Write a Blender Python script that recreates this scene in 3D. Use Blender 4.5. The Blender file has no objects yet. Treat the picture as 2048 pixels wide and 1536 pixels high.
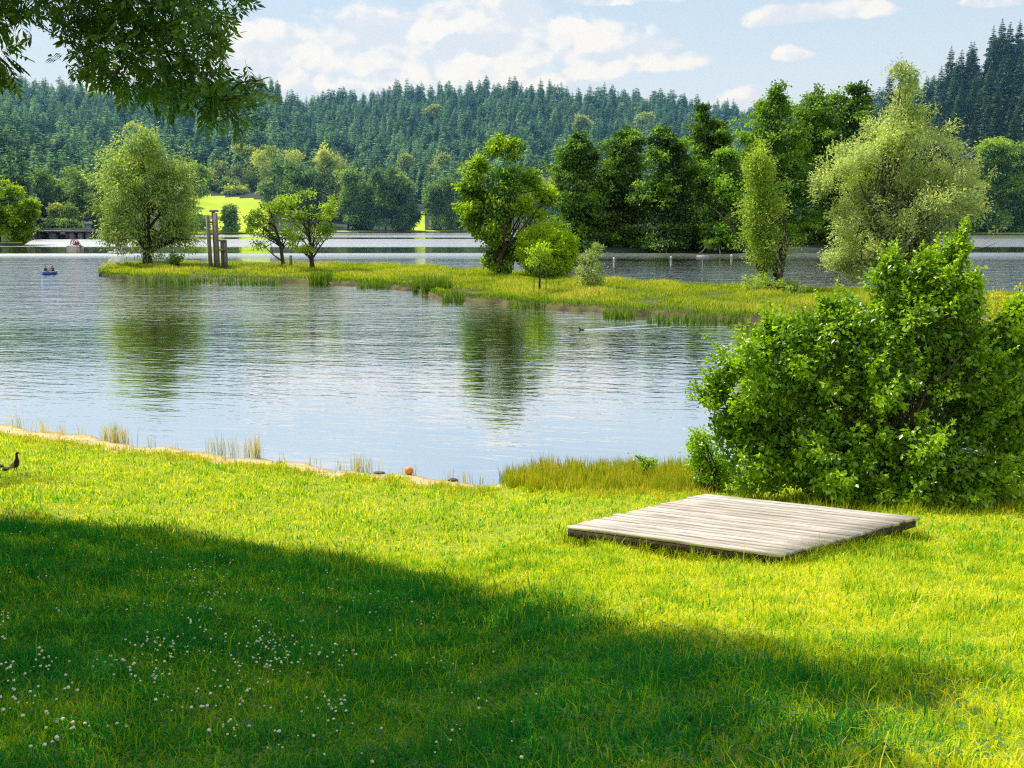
import bpy, math, random
import numpy as np
from mathutils import Vector

SC = bpy.context.scene
COL = SC.collection
R = math.radians
rng = np.random.default_rng(7)
random.seed(7)

# ------------------------------------------------------------------ camera
CAMZ, FPX = 7.0, 2000.0
PITCH = math.atan(336.0 / FPX)
cam_d = bpy.data.cameras.new('camera')
cam_d.sensor_width = 36.0
cam_d.lens = 36.0 * FPX / 2048.0
cam_d.clip_start, cam_d.clip_end = 0.1, 9000.0
cam = bpy.data.objects.new('camera', cam_d)
COL.objects.link(cam)
cam.location = (0, 0, CAMZ)
cam.rotation_euler = (math.pi / 2 - PITCH, 0, 0)
SC.camera = cam

def ray(px, py):
    u, v = (px - 1024) / FPX, -(py - 768) / FPX
    c, s = math.cos(PITCH), math.sin(PITCH)
    return np.array([u, c + v * s, -s + v * c])
def at(px, py, z=0.0):                 # point of the photo on a level plane
    d = ray(px, py); t = (z - CAMZ) / d[2]
    return np.array([0, 0, CAMZ]) + t * d
def at_y(px, py, y):                   # point of the photo at a known distance
    d = ray(px, py); t = y / d[1]
    return np.array([0, 0, CAMZ]) + t * d

# ------------------------------------------------------------------ light
SUN_AZ, SUN_EL = R(-52), R(56)          # azimuth from +Y, negative = left
S = np.array([math.sin(SUN_AZ) * math.cos(SUN_EL), math.cos(SUN_AZ) * math.cos(SUN_EL), math.sin(SUN_EL)])
sl = bpy.data.lights.new('sun', 'SUN'); sl.energy = 5.0; sl.angle = R(0.5); sl.color = (1.0, 0.94, 0.84)
so = bpy.data.objects.new('sun', sl); COL.objects.link(so)
so.rotation_euler = Vector(S).to_track_quat('Z', 'Y').to_euler()
so.location = (0, 0, 60)

# ------------------------------------------------------------------ node helpers
def nd(nt, t, **k):
    n = nt.nodes.new(t)
    for a, b in k.items():
        setattr(n, a, b)
    return n
def mth(nt, op, a, b=None, c=None, clamp=False):
    n = nd(nt, 'ShaderNodeMath', operation=op); n.use_clamp = clamp
    for i, q in enumerate((a, b, c)):
        if q is None: continue
        if isinstance(q, (int, float)): n.inputs[i].default_value = q
        else: nt.links.new(q, n.inputs[i])
    return n.outputs[0]
def mixc(nt, f, a, b, blend='MIX'):
    n = nd(nt, 'ShaderNodeMix', data_type='RGBA', blend_type=blend)
    n.clamp_factor = True
    for s, q in ((n.inputs[0], f), (n.inputs[6], a), (n.inputs[7], b)):
        if isinstance(q, (int, float)): s.default_value = q
        elif isinstance(q, tuple): s.default_value = (*q, 1.0) if len(q) == 3 else q
        else: nt.links.new(q, s)
    return n.outputs[2]
def noise(nt, vec, scale, detail=3.0, rough=0.55, dist=0.0, dims='3D'):
    n = nd(nt, 'ShaderNodeTexNoise', noise_dimensions=dims)
    n.inputs['Scale'].default_value = scale; n.inputs['Detail'].default_value = detail
    n.inputs['Roughness'].default_value = rough; n.inputs['Distortion'].default_value = dist
    if vec is not None: nt.links.new(vec, n.inputs['Vector'])
    return n.outputs[0]
def vmul(nt, vec, s):
    n = nd(nt, 'ShaderNodeVectorMath', operation='MULTIPLY'); nt.links.new(vec, n.inputs[0]); n.inputs[1].default_value = s
    return n.outputs[0]
def smooth(nt, x, a, b, lo=0.0, hi=1.0):
    n = nd(nt, 'ShaderNodeMapRange', interpolation_type='SMOOTHSTEP')
    nt.links.new(x, n.inputs[0])
    for i, q in enumerate((a, b, lo, hi)): n.inputs[i + 1].default_value = q
    return n.outputs[0]
def newmat(name):
    m = bpy.data.materials.new(name); m.use_nodes = True
    m.node_tree.nodes.clear()
    o = m.node_tree.nodes.new('ShaderNodeOutputMaterial')
    return m, m.node_tree, o

# ------------------------------------------------------------------ world sky with cumulus clouds
w = bpy.data.worlds.new('World'); SC.world = w; w.use_nodes = True
nt = w.node_tree; nt.nodes.clear()
SKY_STR = 0.15
wo = nd(nt, 'ShaderNodeOutputWorld'); bg = nd(nt, 'ShaderNodeBackground'); bg.inputs[1].default_value = SKY_STR
nt.links.new(bg.outputs[0], wo.inputs[0])
sky = nd(nt, 'ShaderNodeTexSky', sky_type='NISHITA'); sky.sun_disc = False
sky.sun_elevation = SUN_EL; sky.sun_rotation = SUN_AZ
sky.altitude = 400; sky.air_density = 1.0; sky.dust_density = 0.6; sky.ozone_density = 1.2
tc = nd(nt, 'ShaderNodeTexCoord')
sep = nd(nt, 'ShaderNodeSeparateXYZ'); nt.links.new(tc.outputs['Generated'], sep.inputs[0])
az = mth(nt, 'ARCTAN2', sep.outputs[0], sep.outputs[1])
hyp = mth(nt, 'SQRT', mth(nt, 'ADD', mth(nt, 'MULTIPLY', sep.outputs[0], sep.outputs[0]), mth(nt, 'MULTIPLY', sep.outputs[1], sep.outputs[1])))
el = mth(nt, 'ARCTAN2', sep.outputs[2], hyp)
cmb = nd(nt, 'ShaderNodeCombineXYZ'); nt.links.new(az, cmb.inputs[0]); nt.links.new(el, cmb.inputs[1])
P = cmb.outputs[0]
# soft billow warp
nz = nd(nt, 'ShaderNodeTexNoise', noise_dimensions='2D'); nz.inputs['Scale'].default_value = 17; nz.inputs['Detail'].default_value = 5; nz.inputs['Roughness'].default_value = 0.52
nt.links.new(vmul(nt, P, (1.0, 1.25, 1.0)), nz.inputs['Vector'])
def billow(vec, scale, detail):
    v_ = nd(nt, 'ShaderNodeTexVoronoi', feature='F1', normalize=True, voronoi_dimensions='2D')
    v_.inputs['Scale'].default_value = scale; v_.inputs['Detail'].default_value = detail; v_.inputs['Roughness'].default_value = 0.5
    nt.links.new(vec, v_.inputs['Vector'])
    return mth(nt, 'SUBTRACT', 1.0, v_.outputs['Distance'])
wv = nd(nt, 'ShaderNodeVectorMath', operation='MULTIPLY_ADD'); nt.links.new(nz.outputs['Color'], wv.inputs[0]); wv.inputs[1].default_value = (0.06, 0.04, 0); nt.links.new(P, wv.inputs[2])
PW = vmul(nt, wv.outputs[0], (1.0, 1.3, 1.0))
off = nd(nt, 'ShaderNodeVectorMath', operation='ADD'); nt.links.new(PW, off.inputs[0]); off.inputs[1].default_value = (-0.006, 0.012, 0)
bl = billow(PW, 13, 2.0); bl2 = billow(off.outputs[0], 13, 2.0)
relief = mth(nt, 'SUBTRACT', bl, bl2)
n1 = mth(nt, 'ADD', mth(nt, 'MULTIPLY', nz.outputs[0], 0.5), mth(nt, 'SUBTRACT', mth(nt, 'MULTIPLY', bl, 0.75), 0.27))
n2 = noise(nt, vmul(nt, P, (1.0, 2.2, 1.0)), 42, 3, dims='2D')
def pa(px, py):
    d = ray(px, py); return math.atan2(d[0], d[1]), math.atan2(d[2], math.hypot(d[0], d[1]))
clouds = [(900, 70, 190, 85), (1000, 60, 130, 75), (760, 90, 150, 62), (640, 120, 170, 58), (540, 100, 90, 55), (1150, 85, 130, 55), (1260, 105, 100, 42),
          (1340, 125, 80, 20), (820, 140, 420, 44), (1070, 160, 75, 16), (760, 178, 66, 20), (1600, 30, 95, 17), (1690, 22, 90, 18), (1575, 108, 45, 13),
          (1480, 200, 42, 24), (1970, 2, 60, 10), (1240, 0, 110, 8), (60, 175, 130, 20), (240, 160, 140, 26), (470, 175, 120, 30),
          (-600, 60, 400, 70), (2700, 120, 300, 60), (3500, 60, 420, 90)]
cw = nd(nt, 'ShaderNodeVectorMath', operation='MULTIPLY_ADD'); nt.links.new(nz.outputs['Color'], cw.inputs[0]); cw.inputs[1].default_value = (0.034, 0.018, 0)
co = nd(nt, 'ShaderNodeVectorMath', operation='ADD'); nt.links.new(P, co.inputs[0]); co.inputs[1].default_value = (-0.017, -0.009, 0); nt.links.new(co.outputs[0], cw.inputs[2])
mn = None
for (px, py, rx, ry) in clouds:
    a0, e0 = pa(px, py)
    sx, sy = FPX / rx, FPX / ry
    n = nd(nt, 'ShaderNodeVectorMath', operation='MULTIPLY_ADD')
    nt.links.new(cw.outputs[0], n.inputs[0]); n.inputs[1].default_value = (sx, sy, 0); n.inputs[2].default_value = (-a0 * sx, -e0 * sy, 0)
    l = nd(nt, 'ShaderNodeVectorMath', operation='LENGTH'); nt.links.new(n.outputs[0], l.inputs[0])
    mn = l.outputs['Value'] if mn is None else mth(nt, 'SMOOTH_MIN', mn, l.outputs['Value'], 0.25)
dens = mth(nt, 'ADD', mth(nt, 'SUBTRACT', 1.0, mn), mth(nt, 'MULTIPLY', mth(nt, 'SUBTRACT', n1, 0.44), 1.9))
dens = mth(nt, 'ADD', dens, mth(nt, 'MULTIPLY', mth(nt, 'SUBTRACT', n2, 0.5), 0.5))
cov = smooth(nt, dens, -0.02, 0.42)
# thin veil + unseen high clouds, added overhead to brighten skylight and reflections
fill_veil = smooth(nt, noise(nt, tc.outputs['Generated'], 2.6, 4), 0.36, 0.62, 0.0, 0.85)
fill_veil = mth(nt, 'MULTIPLY', fill_veil, smooth(nt, el, 0.20, 0.31))
shade = smooth(nt, mth(nt, 'ADD', mth(nt, 'MULTIPLY', n2, 0.35), mth(nt, 'MULTIPLY', relief, 3.2)), -0.12, 0.42)
cl = mixc(nt, shade, (0.74, 0.82, 0.93), (0.98, 0.975, 0.95))
cl = mixc(nt, 1.0, cl, (1 / SKY_STR,) * 3, 'MULTIPLY')
skyc = mixc(nt, 1.0, sky.outputs[0], (0.72, 0.80, 0.86), 'MULTIPLY')
pale = mixc(nt, smooth(nt, el, 0.0, 0.22), (0.83, 0.89, 0.94), (0.64, 0.79, 0.95))     # hazy summer air near the horizon
pale = mixc(nt, 1.0, pale, (1 / SKY_STR,) * 3, 'MULTIPLY')
skyc = mixc(nt, smooth(nt, el, 0.12, 0.7, 0.92, 0.0), skyc, pale)
c = mixc(nt, fill_veil, skyc, (1.05 / SKY_STR, 1.06 / SKY_STR, 1.07 / SKY_STR))
c = mixc(nt, mth(nt, 'MULTIPLY', cov, 0.93), c, cl)
nt.links.new(c, bg.inputs[0])

# ------------------------------------------------------------------ mesh helpers
class Geo:
    def __init__(s): s.v, s.f3, s.f4, s.a, s.n = [], [], [], [], 0
    def add(s, v, f3=None, f4=None, a=None):
        v = np.asarray(v, float).reshape(-1, 3)
        if f3 is not None and len(f3): s.f3.append(np.asarray(f3, int).reshape(-1, 3) + s.n)
        if f4 is not None and len(f4): s.f4.append(np.asarray(f4, int).reshape(-1, 4) + s.n)
        s.v.append(v)
        s.a.append(np.full(len(v), 0.5) if a is None else np.broadcast_to(np.asarray(a, float), (len(v),)))
        s.n += len(v)
        return s
    def box(s, c, size, rz=0, tilt=None, a=None):
        x, y, z = [q / 2 for q in size]
        p = np.array([(i, j, k) for i in (-x, x) for j in (-y, y) for k in (-z, z)], float)
        if tilt: 
            ct, st = math.cos(tilt), math.sin(tilt)
            p = p @ np.array([[ct, 0, -st], [0, 1, 0], [st, 0, ct]])
        cz, sz = math.cos(rz), math.sin(rz)
        p = p @ np.array([[cz, sz, 0], [-sz, cz, 0], [0, 0, 1]]) + np.asarray(c)
        return s.add(p, f4=[(0, 1, 3, 2), (4, 6, 7, 5), (0, 4, 5, 1), (2, 3, 7, 6), (0, 2, 6, 4), (1, 5, 7, 3)], a=a)
    def tube(s, pts, rad, n=6, a=None, cap=True):
        pts = np.asarray(pts, float); k = len(pts)
        rad = np.broadcast_to(np.asarray(rad, float), (k,))
        t = np.gradient(pts, axis=0); t /= np.linalg.norm(t, axis=1)[:, None] + 1e-9
        ref = np.where(np.abs(t[:, 2:3]) > 0.9, np.array([[1.0, 0, 0]]), np.array([[0, 0, 1.0]]))
        u = np.cross(t, ref); u /= np.linalg.norm(u, axis=1)[:, None] + 1e-9
        for i in range(1, k):
            q = u[i - 1] - t[i] * np.dot(u[i - 1], t[i]); l = np.linalg.norm(q)
            if l > 1e-6: u[i] = q / l
        w_ = np.cross(t, u)
        an = np.arange(n) * 2 * math.pi / n
        v = pts[:, None] + rad[:, None, None] * (np.cos(an)[None, :, None] * u[:, None] + np.sin(an)[None, :, None] * w_[:, None])
        f = [(i * n + j, i * n + (j + 1) % n, (i + 1) * n + (j + 1) % n, (i + 1) * n + j) for i in range(k - 1) for j in range(n)]
        f3 = []
        v = v.reshape(-1, 3)
        if cap:
            v = np.vstack([v, pts[0], pts[-1]])
            f3 = [(k * n, (j + 1) % n, j) for j in range(n)] + [(k * n + 1, (k - 1) * n + j, (k - 1) * n + (j + 1) % n) for j in range(n)]
        return s.add(v, f3=f3, f4=f, a=a)
    def loft(s, rings, a=None, cap=True):
        k, n = len(rings), len(rings[0])
        v = np.asarray(rings, float).reshape(-1, 3)
        f = [(i * n + j, i * n + (j + 1) % n, (i + 1) * n + (j + 1) % n, (i + 1) * n + j) for i in range(k - 1) for j in range(n)]
        f3 = []
        if cap:
            v = np.vstack([v, np.mean(rings[0], 0), np.mean(rings[-1], 0)])
            f3 = [(k * n, (j + 1) % n, j) for j in range(n)] + [(k * n + 1, (k - 1) * n + j, (k - 1) * n + (j + 1) % n) for j in range(n)]
        return s.add(v, f3=f3, f4=f, a=a)
    def leaves(s, c, d, nrm, L, W, fold=0.15, a=None):
        """K pointed leaves: base point c, direction d, normal nrm"""
        c = np.asarray(c, float); K = len(c)
        d = d / (np.linalg.norm(d, axis=1)[:, None] + 1e-9)
        sd = np.cross(d, nrm); sd /= np.linalg.norm(sd, axis=1)[:, None] + 1e-9
        up = np.cross(sd, d)
        L = np.broadcast_to(np.asarray(L, float), (K,))[:, None]; W = np.broadcast_to(np.asarray(W, float), (K,))[:, None]
        b = c; m = c + d * L * 0.45 + up * W * fold; t = c + d * L - up * L * 0.08
        l = m + sd * W * 0.5; r = m - sd * W * 0.5
        m2 = c + d * L * 0.45 - up * W * fold * 0.3
        v = np.stack([b, r, t, l], 1).reshape(-1, 3)
        i = np.arange(K)[:, None] * 4
        f3 = np.concatenate([i + np.array([[0, 1, 2]]), i + np.array([[0, 2, 3]])], 0)
        aa = None if a is None else np.repeat(np.broadcast_to(np.asarray(a, float), (K,)), 4)
        return s.add(v, f3=f3, a=aa)
    def mesh(s, name):
        v = np.concatenate(s.v).astype(np.float32)
        f3 = np.concatenate(s.f3) if s.f3 else np.zeros((0, 3), int)
        f4 = np.concatenate(s.f4) if s.f4 else np.zeros((0, 4), int)
        me = bpy.data.meshes.new(name)
        me.vertices.add(len(v)); me.vertices.foreach_set('co', v.ravel())
        li = np.concatenate([f3.ravel(), f4.ravel()]).astype(np.int32)
        me.loops.add(len(li)); me.loops.foreach_set('vertex_index', li)
        st = np.concatenate([np.arange(len(f3)) * 3, len(f3) * 3 + np.arange(len(f4)) * 4]).astype(np.int32)
        me.polygons.add(len(st)); me.polygons.foreach_set('loop_start', st)
        at_ = me.attributes.new('v', 'FLOAT', 'POINT'); at_.data.foreach_set('value', np.concatenate(s.a).astype(np.float32))
        me.update(calc_edges=True)
        return me
    def obj(s, name, mat, parent=None, shade=False, loc=None):
        me = s.mesh(name); me.materials.append(mat)
        if shade: me.polygons.foreach_set('use_smooth', np.ones(len(me.polygons), bool))
        o = bpy.data.objects.new(name, me); COL.objects.link(o)
        if parent is not None: o.parent = parent
        if loc is not None: o.location = loc
        return o

def tag(o, label=None, cat=None, group=None, kind=None):
    if label: o['label'] = label
    if cat: o['category'] = cat
    if group: o['group'] = group
    if kind: o['kind'] = kind
    return o
def thing(name, label, cat, loc=(0, 0, 0), rz=0, group=None):
    o = bpy.data.objects.new(name, None); COL.objects.link(o)
    o.empty_display_size = 0.2
    o.location = loc; o.rotation_euler = (0, 0, rz)
    return tag(o, label, cat, group)

# ------------------------------------------------------------------ materials
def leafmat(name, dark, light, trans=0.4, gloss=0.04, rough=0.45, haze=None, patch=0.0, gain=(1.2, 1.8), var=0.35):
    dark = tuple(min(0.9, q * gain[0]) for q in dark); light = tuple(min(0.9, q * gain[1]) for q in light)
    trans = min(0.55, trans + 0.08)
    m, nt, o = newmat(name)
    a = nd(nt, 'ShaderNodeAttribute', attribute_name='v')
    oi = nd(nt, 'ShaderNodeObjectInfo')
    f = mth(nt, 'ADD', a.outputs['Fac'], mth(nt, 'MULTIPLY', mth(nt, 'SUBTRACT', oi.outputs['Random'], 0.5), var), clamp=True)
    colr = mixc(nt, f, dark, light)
    if patch:
        g = nd(nt, 'ShaderNodeNewGeometry')
        colr = mixc(nt, smooth(nt, noise(nt, g.outputs['Position'], patch, 3), 0.35, 0.7), colr, mixc(nt, 1.0, colr, (1.5, 1.25, 0.8), 'MULTIPLY'))
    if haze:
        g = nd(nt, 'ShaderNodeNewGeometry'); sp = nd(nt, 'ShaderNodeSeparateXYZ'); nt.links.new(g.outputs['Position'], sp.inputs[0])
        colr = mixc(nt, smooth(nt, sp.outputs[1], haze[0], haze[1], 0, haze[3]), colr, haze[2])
    d = nd(nt, 'ShaderNodeBsdfDiffuse'); t = nd(nt, 'ShaderNodeBsdfTranslucent')
    nt.links.new(colr, d.inputs[0])
    tcol = mixc(nt, 1.0, colr, (1.35, 1.25, 0.45), 'MULTIPLY')
    nt.links.new(tcol, t.inputs[0])
    ms = nd(nt, 'ShaderNodeMixShader'); ms.inputs[0].default_value = trans
    nt.links.new(d.outputs[0], ms.inputs[1]); nt.links.new(t.outputs[0], ms.inputs[2])
    last = ms
    if gloss:
        g = nd(nt, 'ShaderNodeBsdfGlossy'); g.inputs['Roughness'].default_value = rough
        m2 = nd(nt, 'ShaderNodeMixShader'); m2.inputs[0].default_value = gloss
        nt.links.new(ms.outputs[0], m2.inputs[1]); nt.links.new(g.outputs[0], m2.inputs[2]); last = m2
    nt.links.new(last.outputs[0], o.inputs[0])
    return m
def surf(name, c1, c2, scale=6, rough=0.8, bump=0.3, stretch=(1, 1, 1), detail=5, lo=0.35, hi=0.65, metal=0, coord='Object'):
    m, nt, o = newmat(name)
    tc = nd(nt, 'ShaderNodeTexCoord')
    v = vmul(nt, tc.outputs[coord], stretch)
    n = noise(nt, v, scale, detail)
    col = mixc(nt, smooth(nt, n, lo, hi), c1, c2)
    b = nd(nt, 'ShaderNodeBsdfPrincipled'); nt.links.new(col, b.inputs['Base Color'])
    b.inputs['Roughness'].default_value = rough; b.inputs['Metallic'].default_value = metal
    if bump:
        bp = nd(nt, 'ShaderNodeBump'); bp.inputs['Strength'].default_value = bump; bp.inputs['Distance'].default_value = 0.03
        nt.links.new(noise(nt, v, scale * 3, 4), bp.inputs['Height']); nt.links.new(bp.outputs[0], b.inputs['Normal'])
    nt.links.new(b.outputs[0], o.inputs[0])
    return m
M = {}
M['bark'] = surf('bark', (0.035, 0.026, 0.018), (0.10, 0.08, 0.06), 3, 0.9, 0.6, (6, 6, 1))
M['bark_pale'] = surf('pale_bark', (0.10, 0.085, 0.06), (0.24, 0.21, 0.16), 3, 0.9, 0.5, (6, 6, 1))
M['wood_grey'] = surf('weathered_wood', (0.16, 0.135, 0.12), (0.36, 0.31, 0.28), 3, 0.85, 0.4, (6, 6, 0.8))
M['wood_dark'] = surf('dark_wood', (0.03, 0.02, 0.014), (0.09, 0.06, 0.04), 5, 0.85, 0.4, (1, 5, 5))
M['concrete'] = surf('concrete', (0.22, 0.22, 0.21), (0.36, 0.35, 0.33), 0.8, 0.85, 0.2)
M['concrete_dark'] = surf('dark_concrete', (0.08, 0.085, 0.09), (0.16, 0.16, 0.16), 0.8, 0.85, 0.2)
M['white'] = surf('white_paint', (0.72, 0.72, 0.70), (0.82, 0.82, 0.80), 4, 0.4, 0)
M['red'] = surf('red_plastic', (0.42, 0.03, 0.03), (0.55, 0.06, 0.05), 4, 0.4, 0)
M['blue'] = surf('blue_paint', (0.03, 0.12, 0.45), (0.05, 0.17, 0.55), 4, 0.4, 0)
M['orange'] = surf('orange_plastic', (0.75, 0.24, 0.02), (0.85, 0.33, 0.04), 8, 0.45, 0.05)
M['stone'] = surf('stone', (0.05, 0.05, 0.045), (0.16, 0.15, 0.13), 9, 0.9, 0.6)
M['skin'] = surf('skin', (0.45, 0.26, 0.18), (0.52, 0.31, 0.22), 10, 0.6, 0)
M['cloth_dark'] = surf('dark_cloth', (0.02, 0.025, 0.04), (0.05, 0.05, 0.07), 20, 0.9, 0.1)
M['metal'] = surf('galvanised_metal', (0.25, 0.27, 0.28), (0.38, 0.4, 0.4), 6, 0.45, 0.05, metal=0.6)
M['sign'] = surf('sign_board', (0.42, 0.45, 0.45), (0.58, 0.6, 0.6), 2, 0.6, 0)
HZ = (0.15, 0.31, 0.37)  # bluish distance haze, painted into the far leaf and needle colours

# grass: several tones driven by the per blade value
def grassmat(name, cols, trans=0.42, pos=None, gl=0.03):
    m, nt, o = newmat(name)
    a = nd(nt, 'ShaderNodeAttribute', attribute_name='v')
    rp = nd(nt, 'ShaderNodeValToRGB'); e = rp.color_ramp.elements
    while len(e) < len(cols): e.new(0.5)
    for i, (p, c) in enumerate(cols): e[i].position = p; e[i].color = (*c, 1)
    nt.links.new(a.outputs['Fac'], rp.inputs[0])
    colr = rp.outputs[0]
    g = nd(nt, 'ShaderNodeNewGeometry')
    colr = mixc(nt, smooth(nt, noise(nt, g.outputs['Position'], 0.7, 4, 0.6), 0.35, 0.68), colr, mixc(nt, 1.0, colr, (1.12, 1.05, 0.8), 'MULTIPLY'))
    colr = mixc(nt, smooth(nt, noise(nt, g.outputs['Position'], 2.3, 3, 0.6), 0.45, 0.75), colr, mixc(nt, 1.0, colr, (0.55, 0.74, 0.8), 'MULTIPLY'))
    d = nd(nt, 'ShaderNodeBsdfDiffuse'); t = nd(nt, 'ShaderNodeBsdfTranslucent')
    nt.links.new(colr, d.inputs[0]); nt.links.new(mixc(nt, 1.0, colr, (1.25, 1.15, 0.5), 'MULTIPLY'), t.inputs[0])
    ms = nd(nt, 'ShaderNodeMixShader'); ms.inputs[0].default_value = trans
    nt.links.new(d.outputs[0], ms.inputs[1]); nt.links.new(t.outputs[0], ms.inputs[2])
    gg = nd(nt, 'ShaderNodeBsdfGlossy'); gg.inputs['Roughness'].default_value = 0.4
    m2 = nd(nt, 'ShaderNodeMixShader'); m2.inputs[0].default_value = gl
    nt.links.new(ms.outputs[0], m2.inputs[1]); nt.links.new(gg.outputs[0], m2.inputs[2])
    nt.links.new(m2.outputs[0], o.inputs[0])
    return m
M['grass'] = grassmat('lawn_grass', [(0.0, (0.012, 0.25, 0.06)), (0.3, (0.11, 0.46, 0.04)), (0.72, (0.83, 0.87, 0.008)), (1.0, (0.92, 0.86, 0.20))], 0.5, gl=0.0)
M['tall'] = grassmat('meadow_grass', [(0.0, (0.07, 0.19, 0.012)), (0.4, (0.24, 0.42, 0.012)), (0.75, (0.52, 0.62, 0.03)), (1.0, (0.78, 0.68, 0.20))], 0.45, gl=0.015)
M['reed'] = grassmat('reed_blades', [(0.0, (0.04, 0.14, 0.015)), (0.6, (0.16, 0.33, 0.02)), (1.0, (0.42, 0.48, 0.04))])
M['bank'] = grassmat('bank_grass', [(0.0, (0.07, 0.19, 0.012)), (0.4, (0.30, 0.42, 0.015)), (0.7, (0.66, 0.60, 0.05)), (1.0, (0.92, 0.68, 0.20))], 0.42, gl=0.0)
M['straw'] = grassmat('dry_stalks', [(0.0, (0.15, 0.2, 0.03)), (0.5, (0.36, 0.33, 0.09)), (1.0, (0.6, 0.48, 0.22))])

# ------------------------------------------------------------------ near terrain
shore_px = [(-900, 745), (-400, 800), (0, 849), (130, 866), (260, 888), (510, 917), (740, 945), (950, 966), (1000, 966), (1060, 946), (1200, 940), (1380, 938), (1700, 935), (2048, 930), (2600, 920)]
SP = np.array([at(*p)[:2] for p in shore_px])
def y_shore(x): return np.interp(x, SP[:, 0], SP[:, 1]) + 0.16 * np.sin(x * 1.7) + 0.10 * np.sin(x * 4.1 + 1) + 0.05 * np.sin(x * 9.3)
def fnoise(x, y):
    return (np.sin(x * 0.9 + 1.3 * np.sin(y * 0.5)) * np.cos(y * 0.8 + 0.7 * np.sin(x * 0.6)) * 0.035
            + np.sin(x * 2.3 + y * 1.1) * np.sin(y * 2.7 - x * 0.9) * 0.015)
def zlawn(x, y):
    x = np.asarray(x, float); y = np.asarray(y, float)
    t = y_shore(x) - y
    tp = np.clip(t, 0, 60)
    z = 0.094 * tp + 0.00437 * tp ** 2
    z = z + fnoise(x, y) * np.clip(t / 2, 0, 1)
    z = z - 0.16 * np.exp(-((x - 4.0) ** 2 + (y - 14.6) ** 2) / 2.2)
    return np.where(t < 0, np.maximum(t * 0.12, -2.2), z)
def at_lawn(px, py):
    d = ray(px, py); lo, hi = 1.0, 60.0
    ts = np.linspace(2, 50, 4000); p = np.array([0, 0, CAMZ]) + ts[:, None] * d
    k = np.argmax(p[:, 2] <= np.maximum(zlawn(p[:, 0], p[:, 1]), 0)); return p[k]

def grid(xs, ys, zf):
    X, Y = np.meshgrid(xs, ys); Z = zf(X, Y)
    v = np.stack([X, Y, Z], -1).reshape(-1, 3); nx, ny = len(xs), len(ys)
    i, j = np.meshgrid(np.arange(nx - 1), np.arange(ny - 1)); b = (j * nx + i).ravel()
    return v, np.stack([b, b + 1, b + nx + 1, b + nx], 1)
m, nt, o = newmat('lawn_soil')
g = nd(nt, 'ShaderNodeNewGeometry'); a = nd(nt, 'ShaderNodeAttribute', attribute_name='v')
soil = mixc(nt, noise(nt, g.outputs['Position'], 3.0, 5), (0.14, 0.22, 0.010), (0.42, 0.48, 0.015))
sand = mixc(nt, noise(nt, g.outputs['Position'], 5.0, 6), (0.62, 0.43, 0.22), (0.80, 0.62, 0.38))
spz = nd(nt, 'ShaderNodeSeparateXYZ'); nt.links.new(g.outputs['Position'], spz.inputs[0])
sand = mixc(nt, smooth(nt, mth(nt, 'ADD', spz.outputs[2], mth(nt, 'MULTIPLY', noise(nt, g.outputs['Position'], 4, 4), 0.08)), 0.04, 0.085, 0.75, 0.0), sand, (0.30, 0.20, 0.10))
sand = mixc(nt, smooth(nt, noise(nt, g.outputs['Position'], 1.7, 4), 0.5, 0.62, 0, 0.6), sand, (0.30, 0.30, 0.06))
col = mixc(nt, a.outputs['Fac'], soil, sand)
b = nd(nt, 'ShaderNodeBsdfPrincipled'); b.inputs['Roughness'].default_value = 0.95; nt.links.new(col, b.inputs['Base Color'])
bp = nd(nt, 'ShaderNodeBump'); bp.inputs['Strength'].default_value = 0.5; bp.inputs['Distance'].default_value = 0.05
nt.links.new(noise(nt, g.outputs['Position'], 18, 5), bp.inputs['Height']); nt.links.new(bp.outputs[0], b.inputs['Normal'])
nt.links.new(b.outputs[0], o.inputs[0])
M['soil'] = m
def sandw(x, y):
    """how sandy the bank is: a strip along the water on the left, a small path by the tall grass"""
    t = y_shore(x) - y
    wid = np.interp(x, [-22, -14, -9, -4, 0, 1.5, 4], [1.9, 1.7, 1.3, 1.0, 0.9, 0.7, 0.0]) + 0.30 * np.sin(x * 2.1) + 0.22 * np.sin(x * 5.3 + 2) + 0.15 * np.sin(x * 11.7) - 0.15
    s = np.clip((wid - t) / 0.25, 0, 1)
    # path
    xx = np.clip(x, -0.5, 3.0); yp = np.interp(xx, [-0.5, 1.0, 3.0], [25.6, 25.0, 24.4])
    return np.maximum(s, np.clip(1.3 - np.hypot((x - xx), (y - yp)) / 0.22, 0, 1))
xs = np.concatenate([np.arange(-90, -26, 2.0), np.arange(-26, 26, 0.22), np.arange(26, 92, 2.0)])
ys = np.concatenate([np.arange(-40, 2, 1.5), np.arange(2, 38, 0.2), np.arange(38, 80, 2.0)])
v, f = grid(xs, ys, zlawn)
tag(Geo().add(v, f4=f, a=sandw(v[:, 0], v[:, 1])).obj('lawn', M['soil'], shade=True), kind='structure')
gz = Geo().add([(-5000, -3000, -2.6), (5000, -3000, -2.6), (5000, 7000, -2.6), (-5000, 7000, -2.6)], f4=[(0, 1, 2, 3)])
tag(gz.obj('ground', M['soil']), kind='structure')

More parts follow.
